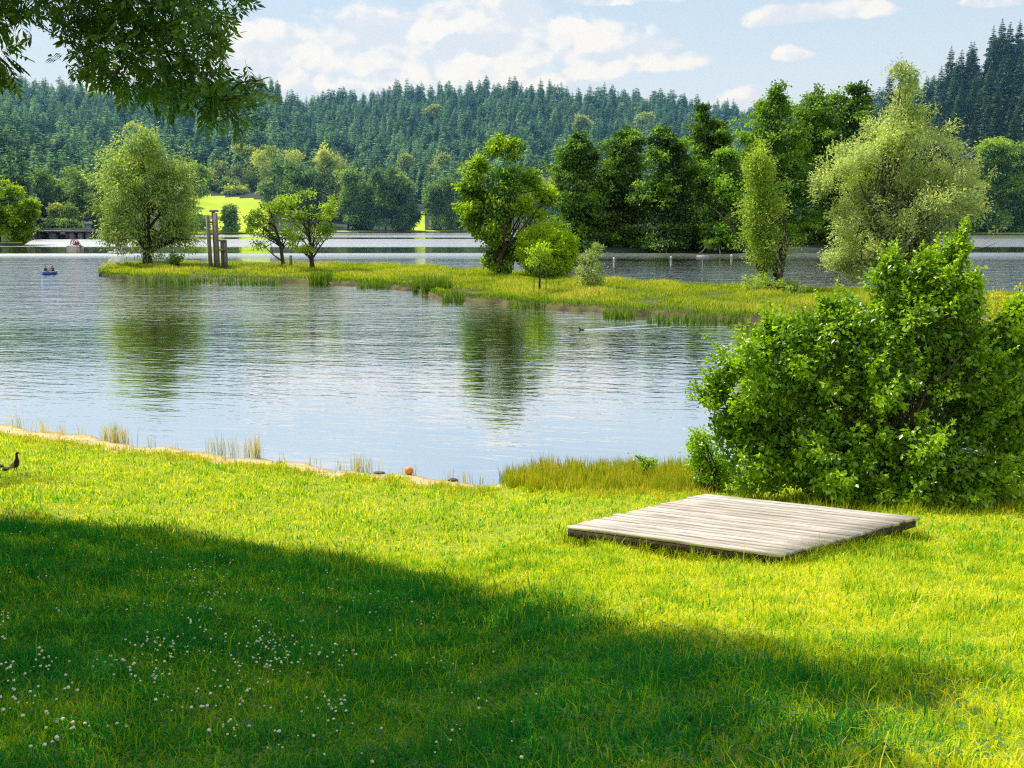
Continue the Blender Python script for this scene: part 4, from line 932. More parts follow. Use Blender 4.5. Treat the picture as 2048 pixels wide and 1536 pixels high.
# tall dark spruces on the right hillside
near_protos = []
for k in range(4):
    G = conifer_geo(rg, 34.0, (5.6, 6.4, 5.0, 6.0)[k], 30, 11, 8, 0.06); me = G.mesh('crown'); me.materials.append(M['needle_near'])
    T = Geo(); T.tube([(0, 0, -1), (0, 0, 14), (0, 0, 33)], [0.45, 0.3, 0.05], 6); mt_ = T.mesh('trunk'); mt_.materials.append(M['bark'])
    near_protos.append((me, mt_))
SPR = []
for row, d in enumerate((425, 452, 480, 508, 536, 565, 595)):
    for px in np.arange(1690 + (row % 2) * 12, 2120, 23):
        p = px + rg.normal(0, 7); SPR.append((p, d + rg.normal(0, 6), rg.uniform(0.62, 1.0)))
SPR += [(1753, 655, 1.0), (1775, 660, 0.9), (1742, 665, 0.75), (1868, 600, 1.0), (1946, 590, 0.98), (2014, 585, 1.05), (1905, 596, 0.9), (1978, 588, 0.95)]
for (p, d, s) in SPR:
    r_ = thing('dark_spruce', 'tall dark spruce in the stand on the right hillside behind the silver willow', 'spruce', (pxaz(p) * d, d, float(zfar(p, d)) - 0.3), rg.uniform(0, 6), 'dark spruces on the right hillside')
    r_.scale = (s * rg.uniform(0.9, 1.15),) * 2 + (s,)
    me, mt_ = near_protos[rg.integers(0, 4)]
    for nm, q in (('crown', me), ('trunk', mt_)):
        o = bpy.data.objects.new(nm, q); COL.objects.link(o); o.parent = r_

# ------------------------------------------------------------------ the big bush by the platform
BB = at_lawn(1700, 1003); BB[2] = float(zlawn(BB[0], BB[1]))
BY = BB[1] + 1.0
bush = make_tree('large_bush', 'large dense leafy bush with many stems behind the wooden platform', BB, BY,
    [(1720, 715, 150, 130), (1570, 770, 110, 130, -0.2), (1850, 700, 130, 150), (1500, 880, 90, 100, -0.3), (1640, 890, 170, 100, -0.5), (1830, 900, 190, 100, -0.4), (1890, 600, 58, 66), (1985, 790, 120, 170), (1800, 590, 60, 70), (1610, 665, 56, 60),
     (1690, 640, 60, 60), (1912, 530, 26, 46), (1912, 500, 12, 26), (1940, 590, 24, 40), (1850, 540, 26, 40), (1780, 530, 18, 26), (1435, 790, 34, 26), (1410, 800, 18, 12), (1470, 740, 20, 16), (1550, 660, 18, 18), (1460, 850, 50, 50), (2060, 900, 80, 90), (2015, 690, 60, 70), (2040, 640, 30, 40), (1750, 960, 220, 60, -0.6), (1930, 965, 150, 60, -0.5)],
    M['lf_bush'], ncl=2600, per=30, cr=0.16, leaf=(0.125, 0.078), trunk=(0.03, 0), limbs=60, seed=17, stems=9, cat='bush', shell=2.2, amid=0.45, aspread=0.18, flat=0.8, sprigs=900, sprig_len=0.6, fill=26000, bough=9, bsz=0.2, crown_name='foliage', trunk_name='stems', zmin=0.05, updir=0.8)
p = at_lawn(1410, 985); make_tree('small_bush', 'small separate leafy bush at the left foot of the large bush', p, p[1] + 0.3,
    [(1405, 900, 26, 36), (1420, 935, 44, 34), (1400, 880, 14, 20), (1450, 950, 40, 30)], M['lf_bush'], ncl=118, per=34, cr=0.17, leaf=(0.09, 0.055), trunk=(0.02, 0), limbs=16, seed=18, stems=4, cat='bush', crown_name='foliage', trunk_name='stems', zmin=0.02)
p = at_lawn(1288, 962); make_tree('seedling', 'knee-high leafy seedling in the tall grass on the bank left of the bushes', p, p[1],
    [(1282, 915, 12, 14), (1290, 932, 20, 18), (1300, 918, 8, 10)], M['lf_bush'], ncl=22, per=20, cr=0.11, leaf=(0.07, 0.045), trunk=(0.012, 0), limbs=6, seed=19, cat='bush', crown_name='foliage', trunk_name='stems', zmin=0.02)

# ------------------------------------------------------------------ ash tree overhead (throws the shade on the lawn)
ash = thing('ash_tree', 'big ash tree whose leafy branches hang into the top left corner', 'tree', (-10.5, 9.5, float(zlawn(-10.5, 9.5)) - 0.1))
A0 = np.array(ash.location)
rg = np.random.default_rng(55)
gx = rg.uniform(-19, 4, 60000); gy = rg.uniform(-3, 24, 60000)
wx_ = 0.30 * np.sin(gx * 2.3 + 1.1 * np.sin(gy * 1.7)) + 0.18 * np.sin(gy * 4.7 + gx * 1.9); wy_ = 0.30 * np.sin(gy * 2.1 + gx * 3.1) + 0.16 * np.sin(gx * 5.3)
ok = inpoly(gx + wx_ + rg.normal(0, 0.12, len(gx)), gy + wy_ + rg.normal(0, 0.12, len(gx)), poly) | inpoly(gx, gy, poly2); gx, gy = gx[ok], gy[ok]
gz_ = zlawn(gx, gy)
hneed = (CAMZ + 0.8 - gz_ + 0.222 * gy) / (1 - 0.222 * S[1] / S[2])
hgt = np.maximum(7.0, hneed) + rg.uniform(0.0, 5.0, len(gx))
fe = np.stack([gx, gy], 1); nfl = 46; kf = rg.choice(len(gx), nfl)
cp = np.stack([gx, gy, gz_], 1) + S[None] * (hgt / S[2])[:, None]
inf = np.abs(cp[:, 0] / np.maximum(cp[:, 1], 0.1)) < 0.58
ok = ~(inf & (cp[:, 2] < CAMZ + 0.222 * cp[:, 1] + 0.75)) & (np.hypot(cp[:, 0] + 8, cp[:, 1] - 13) < 19.5)
# a few sun flecks
for q, r_ in (((725, 1195), 0.12), ((345, 1262), 0.0)):
    e = at_lawn(*q); ok &= np.hypot(gx - e[0], (gy - e[1]) * 0.8) > r_ + 0.25
for q in kf: ok &= np.hypot(gx - fe[q, 0], gy - fe[q, 1]) > rg.uniform(0.25, 0.42)
cp = cp[ok][:3400]
K = len(cp); per = 30; ci = np.repeat(np.arange(K), per)
pos = cp[ci] + rg.normal(0, 0.24, (K * per, 3))
G = Geo(); G.leaves(pos - A0, rg.normal(0, 1, (K * per, 3)) + np.array([0, 0, -0.4]), rg.normal(0, 0.5, (K * per, 3)) + np.array([0, 0, 1.0]), 0.27 * rg.uniform(0.7, 1.2, K * per), 0.13, a=rg.uniform(0, 1, K * per))
# hanging branches that show in the picture: compound leaves along twigs
T = Geo()
tp = np.array([[0, 0, -0.3], [0.1, 0.2, 2.5], [0.5, 0.5, 6.0], [1.0, 1.2, 10.0], [1.6, 2.0, 13.5]])
T.tube(tp, [0.55, 0.42, 0.32, 0.2, 0.05], 10)
for s in rg.choice(K, 70, replace=False):
    f_ = rg.uniform(0.35, 0.95); p0 = np.array([np.interp(f_, np.linspace(0, 1, 5), tp[:, i]) for i in range(3)])
    limb(T, rg, p0, cp[s] - A0, 0.10, 0.012, 0.06)
twigs = [
 [(150, -120, 9.5), (230, -20, 9.2), (330, 100, 9.0), (378, 185, 8.8), (440, 203, 8.7), (498, 188, 8.6)],
 [(378, 185, 8.8), (340, 180, 8.7), (300, 150, 8.6)],
 [(440, 203, 8.7), (470, 232, 8.7)], [(440, 203, 8.7), (480, 165, 8.7), (515, 160, 8.6)],
 [(230, -20, 9.2), (225, 60, 9.0), (245, 130, 8.8), (208, 186, 8.8)],
 [(230, -20, 9.2), (330, 20, 9.0), (420, 60, 8.9), (440, 110, 8.8)],
 [(330, 20, 9.0), (410, -10, 8.9), (470, 0, 8.9)],
 [(150, -120, 9.5), (120, -20, 9.0), (60, 20, 8.9), (30, 50, 8.8)],
 [(120, -20, 9.0), (140, 50, 8.8), (130, 95, 8.7)], [(330, 100, 9.0), (400, 120, 8.9), (430, 150, 8.8)],
 [(-80, 60, 8.4), (-20, 100, 8.3), (15, 130, 8.2), (30, 155, 8.2)],
 [(-80, 60, 8.4), (-150, -60, 8.9), (-260, -200, 9.5)], [(150, -120, 9.5), (0, -220, 10.0), (-200, -330, 10.5)]]
for tw in twigs:
    W = np.array([at_y(*q) for q in tw]) - A0
    k = len(W); r0 = 0.022 if len(tw) > 3 else 0.010
    T.tube(W, np.linspace(r0, 0.005, k), 5)
w2_ = np.array([at_y(-200, -330, 10.5), at_y(-260, -200, 9.5)]) - A0
limb(T, rg, tp[2], w2_[0], 0.10, 0.025); limb(T, rg, tp[2], w2_[1], 0.08, 0.022)
vis_poly = np.array([(-60, -60), (500, -60), (470, 20), (455, 70), (445, 100), (420, 118), (395, 120), (385, 138), (430, 142), (480, 165), (525, 172), (515, 195), (480, 200), (488, 240), (465, 245), (440, 215), (400, 222), (345, 215), (325, 190), (262, 178), (235, 160), (190, 140), (140, 118), (122, 85), (100, 50), (60, 30), (40, 55), (20, 60), (-60, 50)])
qx, qy = rg.uniform(-60, 530, 9000), rg.uniform(-60, 250, 9000)
ok = inpoly(qx, qy, vis_poly); qx, qy = qx[ok], qy[ok]
hole = np.sin(qx * 0.045 + 1.5 * np.sin(qy * 0.03)) * np.sin(qy * 0.06 + np.sin(qx * 0.02)) + rg.normal(0, 0.5, len(qx))
ok = (hole > -0.75); qx, qy = qx[ok][:1050], qy[ok][:1050]
qx = np.concatenate([qx, rg.uniform(-30, 26, 26)]); qy = np.concatenate([qy, rg.uniform(100, 150, 26)])
qx = np.concatenate([qx, [492, 495, 118, 132, 450, 465, 60, 20, 30, 505]]); qy = np.concatenate([qy, [128, 150, 118, 125, 225, 238, 62, 50, 66, 165]])
twp = np.concatenate([np.array([at_y(*q) for q in tw]) for tw in twigs]); 
for px, py in zip(qx, qy):
    p = at_y(px, py, rg.uniform(8.2, 9.4))
    near_ = twp[np.argmin(np.linalg.norm(twp - p, axis=1))]
    d = (p - near_); d /= np.linalg.norm(d) + 1e-6
    d = d * 0.7 + rg.normal(0, 0.5, 3) + np.array([0.25, 0, -0.35]); d /= np.linalg.norm(d)
    Lr = rg.uniform(0.13, 0.2); n_ = np.array([0, -0.4, 0.8]) + rg.normal(0, 0.6, 3)
    sd = np.cross(d, n_); sd /= np.linalg.norm(sd) + 1e-6
    q = np.repeat(np.arange(4) / 4.0 + 0.12, 2); sg = np.tile([1.0, -1.0], 4)
    bases = p + d * (q * Lr)[:, None]; dirs = d * 0.65 + sd * sg[:, None] * 0.8 + np.array([0, 0, -0.15])
    bases = np.vstack([bases, p + d * Lr]); dirs = np.vstack([dirs, d])
    ll = np.array([0.055, 0.055, 0.07, 0.07, 0.075, 0.075, 0.07, 0.07, 0.08]) * rg.uniform(1.05, 1.4)
    G.leaves(bases - A0, dirs, np.tile(n_, (9, 1)) + rg.normal(0, 0.2, (9, 3)), ll, ll * 0.33, 0.1, a=np.clip(rg.uniform(0.1, 1.0) + rg.normal(0, 0.1, 9), 0, 1))
    T.tube(np.array([p - d * 0.04, p + d * Lr]) - A0, 0.0016, 3, cap=False)
G.obj('crown', M['lf_ash'], ash); T.obj('trunk', M['bark'], ash, shade=True)

# ------------------------------------------------------------------ wooden platform
m, nt, o = newmat('bleached_planks')
a = nd(nt, 'ShaderNodeAttribute', attribute_name='v'); tc = nd(nt, 'ShaderNodeTexCoord')
pdir = PCW[1] - PCW[0]; pang = math.atan2(pdir[1], pdir[0])
rot = nd(nt, 'ShaderNodeVectorRotate', rotation_type='Z_AXIS'); rot.inputs['Angle'].default_value = -pang
nt.links.new(tc.outputs['Object'], rot.inputs[0])
sh = nd(nt, 'ShaderNodeVectorMath', operation='ADD'); nt.links.new(rot.outputs[0], sh.inputs[0])
cb = nd(nt, 'ShaderNodeCombineXYZ'); nt.links.new(mth(nt, 'MULTIPLY', a.outputs['Fac'], 37.0), cb.inputs[0]); nt.links.new(cb.outputs[0], sh.inputs[1])
gr = noise(nt, vmul(nt, sh.outputs[0], (0.55, 16, 3)), 2.2, 6, 0.62, 0.4)
gr2 = noise(nt, vmul(nt, sh.outputs[0], (0.8, 60, 6)), 1.5, 3, 0.6)
blot = noise(nt, sh.outputs[0], 1.6, 4)
col = mixc(nt, smooth(nt, gr, 0.32, 0.62), (0.42, 0.32, 0.24), (0.97, 0.88, 0.76))
col = mixc(nt, smooth(nt, gr2, 0.35, 0.6, 0.35, 0.0), col, (0.14, 0.10, 0.08))
col = mixc(nt, smooth(nt, blot, 0.4, 0.7, 0.0, 0.4), col, (0.62, 0.55, 0.49))
tone = mth(nt, 'ADD', mth(nt, 'MULTIPLY', a.outputs['Fac'], 0.45), 0.62)
cm = nd(nt, 'ShaderNodeCombineXYZ')
for i in range(3): nt.links.new(tone, cm.inputs[i])
col = mixc(nt, 1.0, col, cm.outputs[0], 'MULTIPLY')
b = nd(nt, 'ShaderNodeBsdfPrincipled'); b.inputs['Roughness'].default_value = 0.7; nt.links.new(col, b.inputs['Base Color'])
bp = nd(nt, 'ShaderNodeBump'); bp.inputs['Strength'].default_value = 0.5; bp.inputs['Distance'].default_value = 0.006
nt.links.new(gr, bp.inputs['Height']); nt.links.new(bp.outputs[0], b.inputs['Normal']); nt.links.new(b.outputs[0], o.inputs[0])
M['planks'] = m
c0 = PCW.mean(0)
plat = thing('wooden_platform', 'low square platform of sun-bleached grey planks lying in the grass', 'platform', (c0[0], c0[1], PZ))
L0 = PCW - c0
G = Geo(); NPL = 19; rg = np.random.default_rng(3); TH = 0.05
for i in range(NPL):
    g_ = 0.0055
    a_, b_ = i / NPL + g_, (i + 1) / NPL - g_
    e0, e1 = rg.uniform(-0.014, 0.008, 2); zz = rg.uniform(-0.004, 0.004)
    def Q(u, v): return (L0[0] * (1 - u) + L0[1] * u) * (1 - v) + (L0[3] * (1 - u) + L0[2] * u) * v
    nseg = 8; us = np.linspace(-e0, 1 + e1, nseg)
    top = []
    for u in us: top += [Q(u, a_), Q(u, b_)]
    top = np.array(top); top[:, 2] += zz + 0.003 * np.sin(np.repeat(us, 2) * 5 + i * 1.7)
    bot = top - np.array([0, 0, TH])
    V = np.vstack([top, bot]); n2 = 2 * nseg; f = []
    for k in range(nseg - 1):
        q = 2 * k
        f += [(q, q + 2, q + 3, q + 1), (n2 + q, n2 + q + 1, n2 + q + 3, n2 + q + 2), (q, n2 + q, n2 + q + 2, q + 2), (q + 1, q + 3, n2 + q + 3, n2 + q + 1)]
    f += [(0, 1, n2 + 1, n2), (n2 - 2, 2 * n2 - 2, 2 * n2 - 1, n2 - 1)]
    G.add(V, f4=f, a=rg.uniform(0.15, 1.0))
G.obj('planks', M['planks'], plat)
def bar(G, p, q, wdt, hgt_):
    p, q = np.array(p), np.array(q); d = q - p; l = np.linalg.norm(d[:2])
    G.box((p + q) / 2, (l, wdt, hgt_), math.atan2(d[1], d[0]))
zt = -TH - 0.008
for (ua, va, ub, vb) in ((0.012, 0.012, 0.988, 0.012), (0.988, 0.03, 0.988, 0.985)):   # boards closing the two open sides
    G = Geo(); bar(G, Q(ua, va) + (0, 0, zt - 0.06), Q(ub, vb) + (0, 0, zt - 0.06), 0.04, 0.12); G.obj('edge_board', M['wood_dark'], plat)
for v_ in (0.06, 0.5, 0.94):        # joists run across the planks
    u_ = v_
    G = Geo(); p = Q(u_, 0.015); q = Q(u_, 0.985)
    bar(G, p + (0, 0, zt - 0.075), q + (0, 0, zt - 0.075), 0.09, 0.15); G.obj('joist', M['wood_dark'], plat)
for (u_, v_) in ((0.06, 0.06), (0.94, 0.06), (0.94, 0.94), (0.06, 0.94), (0.94, 0.5), (0.06, 0.5)):
    p = Q(u_, v_); gzz = float(zlawn(p[0] + c0[0], p[1] + c0[1])) - PZ
    G = Geo(); h_ = (zt - 0.155) - (gzz - 0.2)
    if h_ > 0.05:
        G.box((p[0], p[1], gzz - 0.2 + h_ / 2), (0.14, 0.14, h_), pang); G.obj('post', M['wood_dark'], plat)

# ------------------------------------------------------------------ things on the spit
yS = 126.0; kS = yS / FPX
scu = thing('wood_sculpture', 'tall sculpture of weathered grey timber posts and frames on the spit', 'sculpture', spit_base(436, yS))
def sx(px): return (px - 436) * kS
def sz(py): return (536 - py) * kS
for (x0, y1, w_, dy) in ((421, 432, 7, 0), (430, 424, 6.5, 0.5), (437.5, 427, 7.5, -0.3), (445.5, 480, 6, 0.2), (453, 480, 6, 0)):
    g = Geo(); h_ = sz(y1) + 0.5
    if x0 == 421:
        g.tube([(sx(422), dy, -0.5), (sx(421), dy, sz(480)), (sx(420), dy, sz(432))], [w_ * kS / 2 * 1.1] * 3, 6)
    else: g.box((sx(x0), dy, h_ / 2 - 0.5), (w_ * kS, w_ * kS, h_), 0.2)
    g.obj('post', M['wood_grey'], scu)
for (xa, xb, yy, th_) in ((417.5, 441, 468, 3.5), (417.5, 434, 445, 3.5), (433, 455, 480.5, 3.5), (440, 455, 499, 3), (424, 441, 423, 4)):
    g = Geo(); g.box((sx((xa + xb) / 2), -0.28 if yy > 470 else 0.26, sz(yy)), ((xb - xa) * kS, 0.3, th_ * kS)); g.obj('crosspiece', M['wood_grey'], scu)
# bench under the willow
b_ = spit_base(316, 131); ben = thing('bench', 'low dark wooden bench under the round willow', 'bench', b_)
g = Geo(); g.box((0, 0, 0.62), (1.9, 0.5, 0.09)); g.obj('seat', M['wood_dark'], ben)
for sx_ in (-0.75, 0.75):
    g = Geo(); g.box((sx_, 0, 0.285), (0.14, 0.42, 0.57)); g.obj('leg', M['wood_dark'], ben)
b_ = spit_base(388, 129); rl = thing('railing', 'thin pale metal railing between small bush and sculpture', 'railing', b_)
for x_ in (-0.85, 0.85):
    g = Geo(); g.tube([(x_, 0, -0.3), (x_, 0, 1.0)], 0.035, 6); g.obj('post', M['metal'], rl)
g = Geo(); g.tube([(-0.85, 0, 1.0), (0.85, 0, 1.0)], 0.035, 6); g.obj('rail', M['metal'], rl)
g = Geo(); g.tube([(0, 0, -0.3), (0.02, 0, 0.7), (0, 0, 1.45)], [0.22, 0.2, 0.2], 9); po = g.obj('wooden_post', M['wood_grey'], loc=spit_base(582, 131), shade=True)
tag(po, 'short thick wooden post between the pair of small trees', 'post')
# notice board in the water
b_ = at(1404, 553, 0); sg = thing('notice_board', 'blank pale notice board on a single pole standing in the water', 'sign', (b_[0], b_[1], 0))
k = b_[1] / FPX
g = Geo(); g.tube([(0, 0, -1.0), (0, 0, 33 * k)], 0.05, 6); g.obj('pole', M['metal'], sg)
g = Geo(); g.box((0, -0.09, 37 * k), (24 * k, 0.05, 10 * k)); g.obj('board', M['sign'], sg)

# buoys
for (px, py, lab) in ((1228, 518, 'white float on the water nearest the grey shrub, left one of the three'), (1342, 516, 'white float on the water in the middle of the three near the wooded bank'), (1463, 512, 'white float on the water right of the notice board'), (1888, 492, 'white float on the open water right of the silver willow')):
    p = at(px, py, 0); r_ = 2.5 * p[1] / FPX
    g = Geo(); th = np.linspace(0, math.pi, 9)
    g.loft([[(r_ * math.sin(t) * math.cos(q) + 1e-4 * math.cos(q), r_ * math.sin(t) * math.sin(q) + 1e-4 * math.sin(q), -r_ * math.cos(t) * 0.95 + r_ * 0.35) for q in np.linspace(0, 6.283, 13)[:-1]] for t in th])
    tag(g.obj('buoy', M['white'], loc=(p[0], p[1], 0), shade=True), lab, 'buoy', 'floats in the bathing water')
# driftwood and dead boughs by the bank
for (px0, py0, px1, py1, y0, y1, r_, lab) in ((1372, 463, 1412, 447, 192, 200, 0.16, 'bare pale bough arching out from the alders over the water'), (1398, 506, 1412, 489, 186, 190, 0.14, 'short bleached stump leaning at the edge of the wooded bank'), (1441, 508, 1438, 488, 188, 189, 0.16, 'upright pale dead stem at the edge of the wooded bank'),
                                     (1930, 497, 1998, 483, 208, 214, 0.14, 'fallen pale branch lying in the water right of the silver willow')):
    a_, b_ = at_y(px0, py0, y0), at_y(px1, py1, y1); mid = (a_ + b_) / 2 + np.array([0, 0, -0.35])
    g = Geo(); limb(g, rg, a_ - a_, b_ - a_, r_ if 'bough' not in lab else 0.07, 0.04 if 'bough' not in lab else r_, -0.12 if 'stem' not in lab else 0.02, 7, 6)
    if 'fallen' in lab: limb(g, rg, (b_ - a_) * 0.55, (b_ - a_) * 0.8 + np.array([0.3, 0, 0.9]), 0.05, 0.02)
    tag(g.obj('dead_branch', M['bark_pale'], loc=a_, shade=True), lab, 'branch')

# ------------------------------------------------------------------ bridge on the left shore
yB = 318.0; kB = yB / FPX
bx0 = at_y(76, 478, yB); br = thing('bridge', 'long low grey concrete bridge with dark openings and a railing at the far left shore', 'bridge', (at_y(135, 478, yB)[0], yB, 0))
def X(px): return (px - 135) * kB
g = Geo(); g.box((0, 0, 14.5 * kB), (122 * kB, 5.0, 3.2 * kB)); g.obj('deck', M['concrete'], br)
for (px, w_) in ((77, 5), (84, 3), (109, 12), (138, 4), (147, 9), (164, 8), (181, 11), (193, 4)):
    g = Geo(); g.box((X(px), 0.3, 12.9 * kB / 2 - 0.6), (w_ * kB, 4.0, 12.7 * kB + 1.2 - 0.02)); g.obj('pier', M['concrete'] if w_ > 5 else M['concrete_dark'], br)
g = Geo(); g.box((0, 2.45, 6.4 * kB - 0.6), (120 * kB, 0.2, 12.7 * kB + 1.2 - 0.04)); g.obj('back_wall', M['concrete_dark'], br)
g = Geo()
for px in np.arange(78, 194, 6): g.box((X(px), -2.3, 17.6 * kB), (0.12, 0.12, 3.0 * kB))
g.box((0, -2.3, 19.2 * kB), (120 * kB, 0.14, 0.16)); g.box((0, -2.3, 17.7 * kB), (120 * kB, 0.08, 0.1)); g.obj('railing', M['metal'], br)
hut = Geo(); hut.box((0, 0, 0.9), (7 * kB, 2.2, 1.8)); hu = thing('hut', 'little pale grey hut with sloping roof on the right end of the bridge', 'hut', (at_y(176, 470, yB + 0.2)[0], yB + 0.6, 16.2 * kB))
hut.obj('wall', M['concrete'], hu)
g = Geo(); g.add([(-1.3, -1.4, 1.83), (-1.3, 1.4, 1.83), (1.1, 1.4, 1.83), (1.1, -1.4, 1.83), (0.8, -1.4, 2.7), (0.8, 1.4, 2.7)], f4=[(0, 1, 2, 3), (0, 4, 5, 1), (3, 2, 5, 4)], f3=[(0, 3, 4), (1, 5, 2)]); g.obj('roof', M['metal'], hu)

# ------------------------------------------------------------------ people (one skinned body each)
def skin_body(name, V, E, Rd, mat, parent=None):
    me = bpy.data.meshes.new('tmp'); me.from_pydata(V, E, [])
    ob = bpy.data.objects.new('tmp', me); COL.objects.link(ob)
    sk = ob.modifiers.new('s', 'SKIN'); sb = ob.modifiers.new('u', 'SUBSURF'); sb.levels = sb.render_levels = 1
    if not me.skin_vertices: 
        pass
    for i, r_ in enumerate(Rd): me.skin_vertices[0].data[i].radius = (r_, r_) if not isinstance(r_, tuple) else r_
    me.skin_vertices[0].data[0].use_root = True
    dg = bpy.context.evaluated_depsgraph_get(); m2 = bpy.data.meshes.new_from_object(ob.evaluated_get(dg)); m2.name = name
    bpy.data.objects.remove(ob); bpy.data.meshes.remove(me)
    m2.materials.clear(); m2.materials.append(mat)
    q = bpy.data.objects.new(name, m2); COL.objects.link(q)
    if parent is not None: q.parent = parent
    return q
def seated(name_label, loc, rz, shirt, reach=0.45, sit=0.30):
    root = thing('person', name_label, 'person', loc, rz)
    V = [(0, 0, sit), (0, 0.02, sit + .2), (0, 0.04, sit + .42), (0, 0.06, sit + .53), (0, 0.09, sit + .64), (0, 0.1, sit + .76),
         (-.18, .04, sit + .46), (-.24, .2, sit + .25), (-.16, reach, sit + .22), (-.15, reach + .08, sit + .21), (.18, .04, sit + .46), (.24, .2, sit + .25), (.16, reach, sit + .22), (.15, reach + .08, sit + .21),
         (-.11, .02, sit), (-.14, .42, sit + .12), (-.12, .62, sit - .22), (-.12, .74, sit - .24), (.11, .02, sit), (.14, .42, sit + .12), (.12, .62, sit - .22), (.12, .74, sit - .24)]
    E = [(0, 1), (1, 2), (2, 3), (3, 4), (4, 5), (2, 6), (6, 7), (7, 8), (8, 9), (2, 10), (10, 11), (11, 12), (12, 13), (0, 14), (14, 15), (15, 16), (16, 17), (0, 18), (18, 19), (19, 20), (20, 21)]
    Rd = [.13, .13, .14, .055, .085, .075, .06, .045, .035, .03, .06, .045, .035, .03, .09, .07, .05, .04, .09, .07, .05, .04]
    skin_body('body', V, E, Rd, M['skin'], root)
    sel = [0, 1, 2, 6, 7, 10, 11]; mp_ = {s: i for i, s in enumerate(sel)}
    skin_body('shirt', [V[s] for s in sel], [(mp_[a], mp_[b]) for a, b in E if a in mp_ and b in mp_], [{0: .145, 1: .15, 2: .16, 6: .075, 7: .06, 10: .075, 11: .06}[s] for s in sel], shirt, root)
    sel = [0, 14, 15, 18, 19]; mp_ = {s: i for i, s in enumerate(sel)}
    skin_body('trousers', [V[s] for s in sel], [(mp_[a], mp_[b]) for a, b in E if a in mp_ and b in mp_], [.15, .1, .085, .1, .085], M['cloth_dark'], root)
    skin_body('hair', [(0, .05, sit + .67), (0, .07, sit + .79)], [(0, 1)], [.085, .075], M['bark'], root)
    return root
def hull(G, L, W_, H_, n=15, bow=1.0, zb=-0.15):
    rows_ = []
    for t in np.linspace(-1, 1, n):
        wv = W_ / 2 * max(0.04, (1 - abs(t) ** 2.6)) ** 0.6 if t > 0 else W_ / 2 * max(0.55, (1 - abs(t) ** 3.5 * 0.45))
        zt_ = H_ * (0.8 + 0.35 * t * t * (1 if t > 0 else 0.5))
        rows_.append([(-wv, t * L / 2, zt_), (-wv * 0.9, t * L / 2, zt_ * 0.3), (-wv * 0.55, t * L / 2, zb), (wv * 0.55, t * L / 2, zb), (wv * 0.9, t * L / 2, zt_ * 0.3), (wv, t * L / 2, zt_),
                      (wv * 0.86, t * L / 2 * 0.97, zt_ - 0.01), (wv * 0.5, t * L / 2 * 0.96, 0.06), (-wv * 0.5, t * L / 2 * 0.96, 0.06), (-wv * 0.86, t * L / 2 * 0.97, zt_ - 0.01)])
    G.loft(rows_)
p = at(99, 549, 0); RZ = R(-38)
bo = thing('rowing_boat', 'small rowing boat with blue hull and white rim on the open water at the left', 'boat', (p[0], p[1], 0.02), RZ)
g = Geo(); hull(g, 1.95, 0.95, 0.36); g.obj('hull', M['blue'], bo, shade=False)
g = Geo()
for sgn in (-1, 1): g.tube([(sgn * 0.475 * w_, t * 0.975, 0.36 * (0.82 + 0.35 * t * t * (1 if t > 0 else .5))) for t, w_ in ((-1, .56), (-.6, .93), (0, 1.0), (.5, .9), (.8, .62), (.97, .22))], 0.05, 6)
g.obj('rim', M['white'], bo)
for yy in (-0.5, 0.45):
    g = Geo(); g.box((0, yy, 0.25), (0.7, 0.24, 0.04)); g.obj('thwart', M['wood_grey'], bo)
def in_boat(x, y): c_, s_2 = math.cos(RZ), math.sin(RZ); return (p[0] + c_ * x - s_2 * y, p[1] + s_2 * x + c_ * y, 0.02)
seated('person in dark clothes sitting at the left end of the rowing boat', in_boat(0, -0.52), RZ, M['cloth_dark'])
seated('person in dark top sitting at the right end of the rowing boat facing the other', in_boat(0, 0.48), RZ + math.pi, M['cloth_dark'])
# pedal boats
def pedalo(label, px, py, L, rz, top):
    q = at(px, py, 0); r_ = thing('pedal_boat', label, 'pedal boat', (q[0], q[1], 0.02), rz)
    for s_2 in (-1, 1):
        g = Geo(); n = 11; rr = []
        for t in np.linspace(-1, 1, n):
            e = max(0.12, (1 - abs(t) ** 3) ** 0.5); rr.append([(s_2 * 0.62 + 0.27 * e * math.cos(q_), t * L / 2, 0.12 + 0.24 * e * math.sin(q_) + 0.12 * max(0, t) ** 2) for q_ in np.linspace(0, 6.283, 9)[:-1]])
        g.loft(rr); g.obj('float', M['white'], r_, shade=True)
    g = Geo(); g.box((0, -0.1, 0.40), (1.5, L * 0.7, 0.08)); g.obj('deck', M['white'], r_)
    for s_2 in (-0.4, 0.4):
        g = Geo(); g.box((s_2, -0.35, 0.6), (0.55, 0.5, 0.3)); g.box((s_2, -0.62, 0.95), (0.55, 0.1, 0.42), 0); g.obj('seat', M['white'] if top != 'red' else M['red'], r_)
    if top == 'red':
        for s_2 in (-0.35, 0.35):
            g = Geo(); g.tube([(s_2, 0.9, 0.45), (s_2, 0.75, 1.1), (s_2, 0.35, 1.65), (s_2, -0.1, 1.7), (s_2, -0.7, 1.2), (s_2, -1.3, 0.5)], 0.11, 8); g.obj('slide_rail', M['red'], r_)
        g = Geo()
        for yy, z_ in ((0.85, .75), (0.72, 1.1), (0.45, 1.5)): g.tube([(-.35, yy, z_), (.35, yy, z_)], 0.05, 6)
        g.obj('ladder', M['red'], r_)
    else:
        g = Geo(); g.box((0, 0.55, 0.62), (0.5, 0.4, 0.36)); g.obj('console', M['white'], r_)
    return r_
pedalo('pedal boat with a tall red slide frame out on the lake before the bridge', 150, 494, 4.2, R(68), 'red')
pb = pedalo('low white pedal boat on the lake just left of the round willow', 236, 507, 3.6, R(75), 'white')
q0 = np.array(pb.location); cc_, ss_ = math.cos(R(75)), math.sin(R(75))
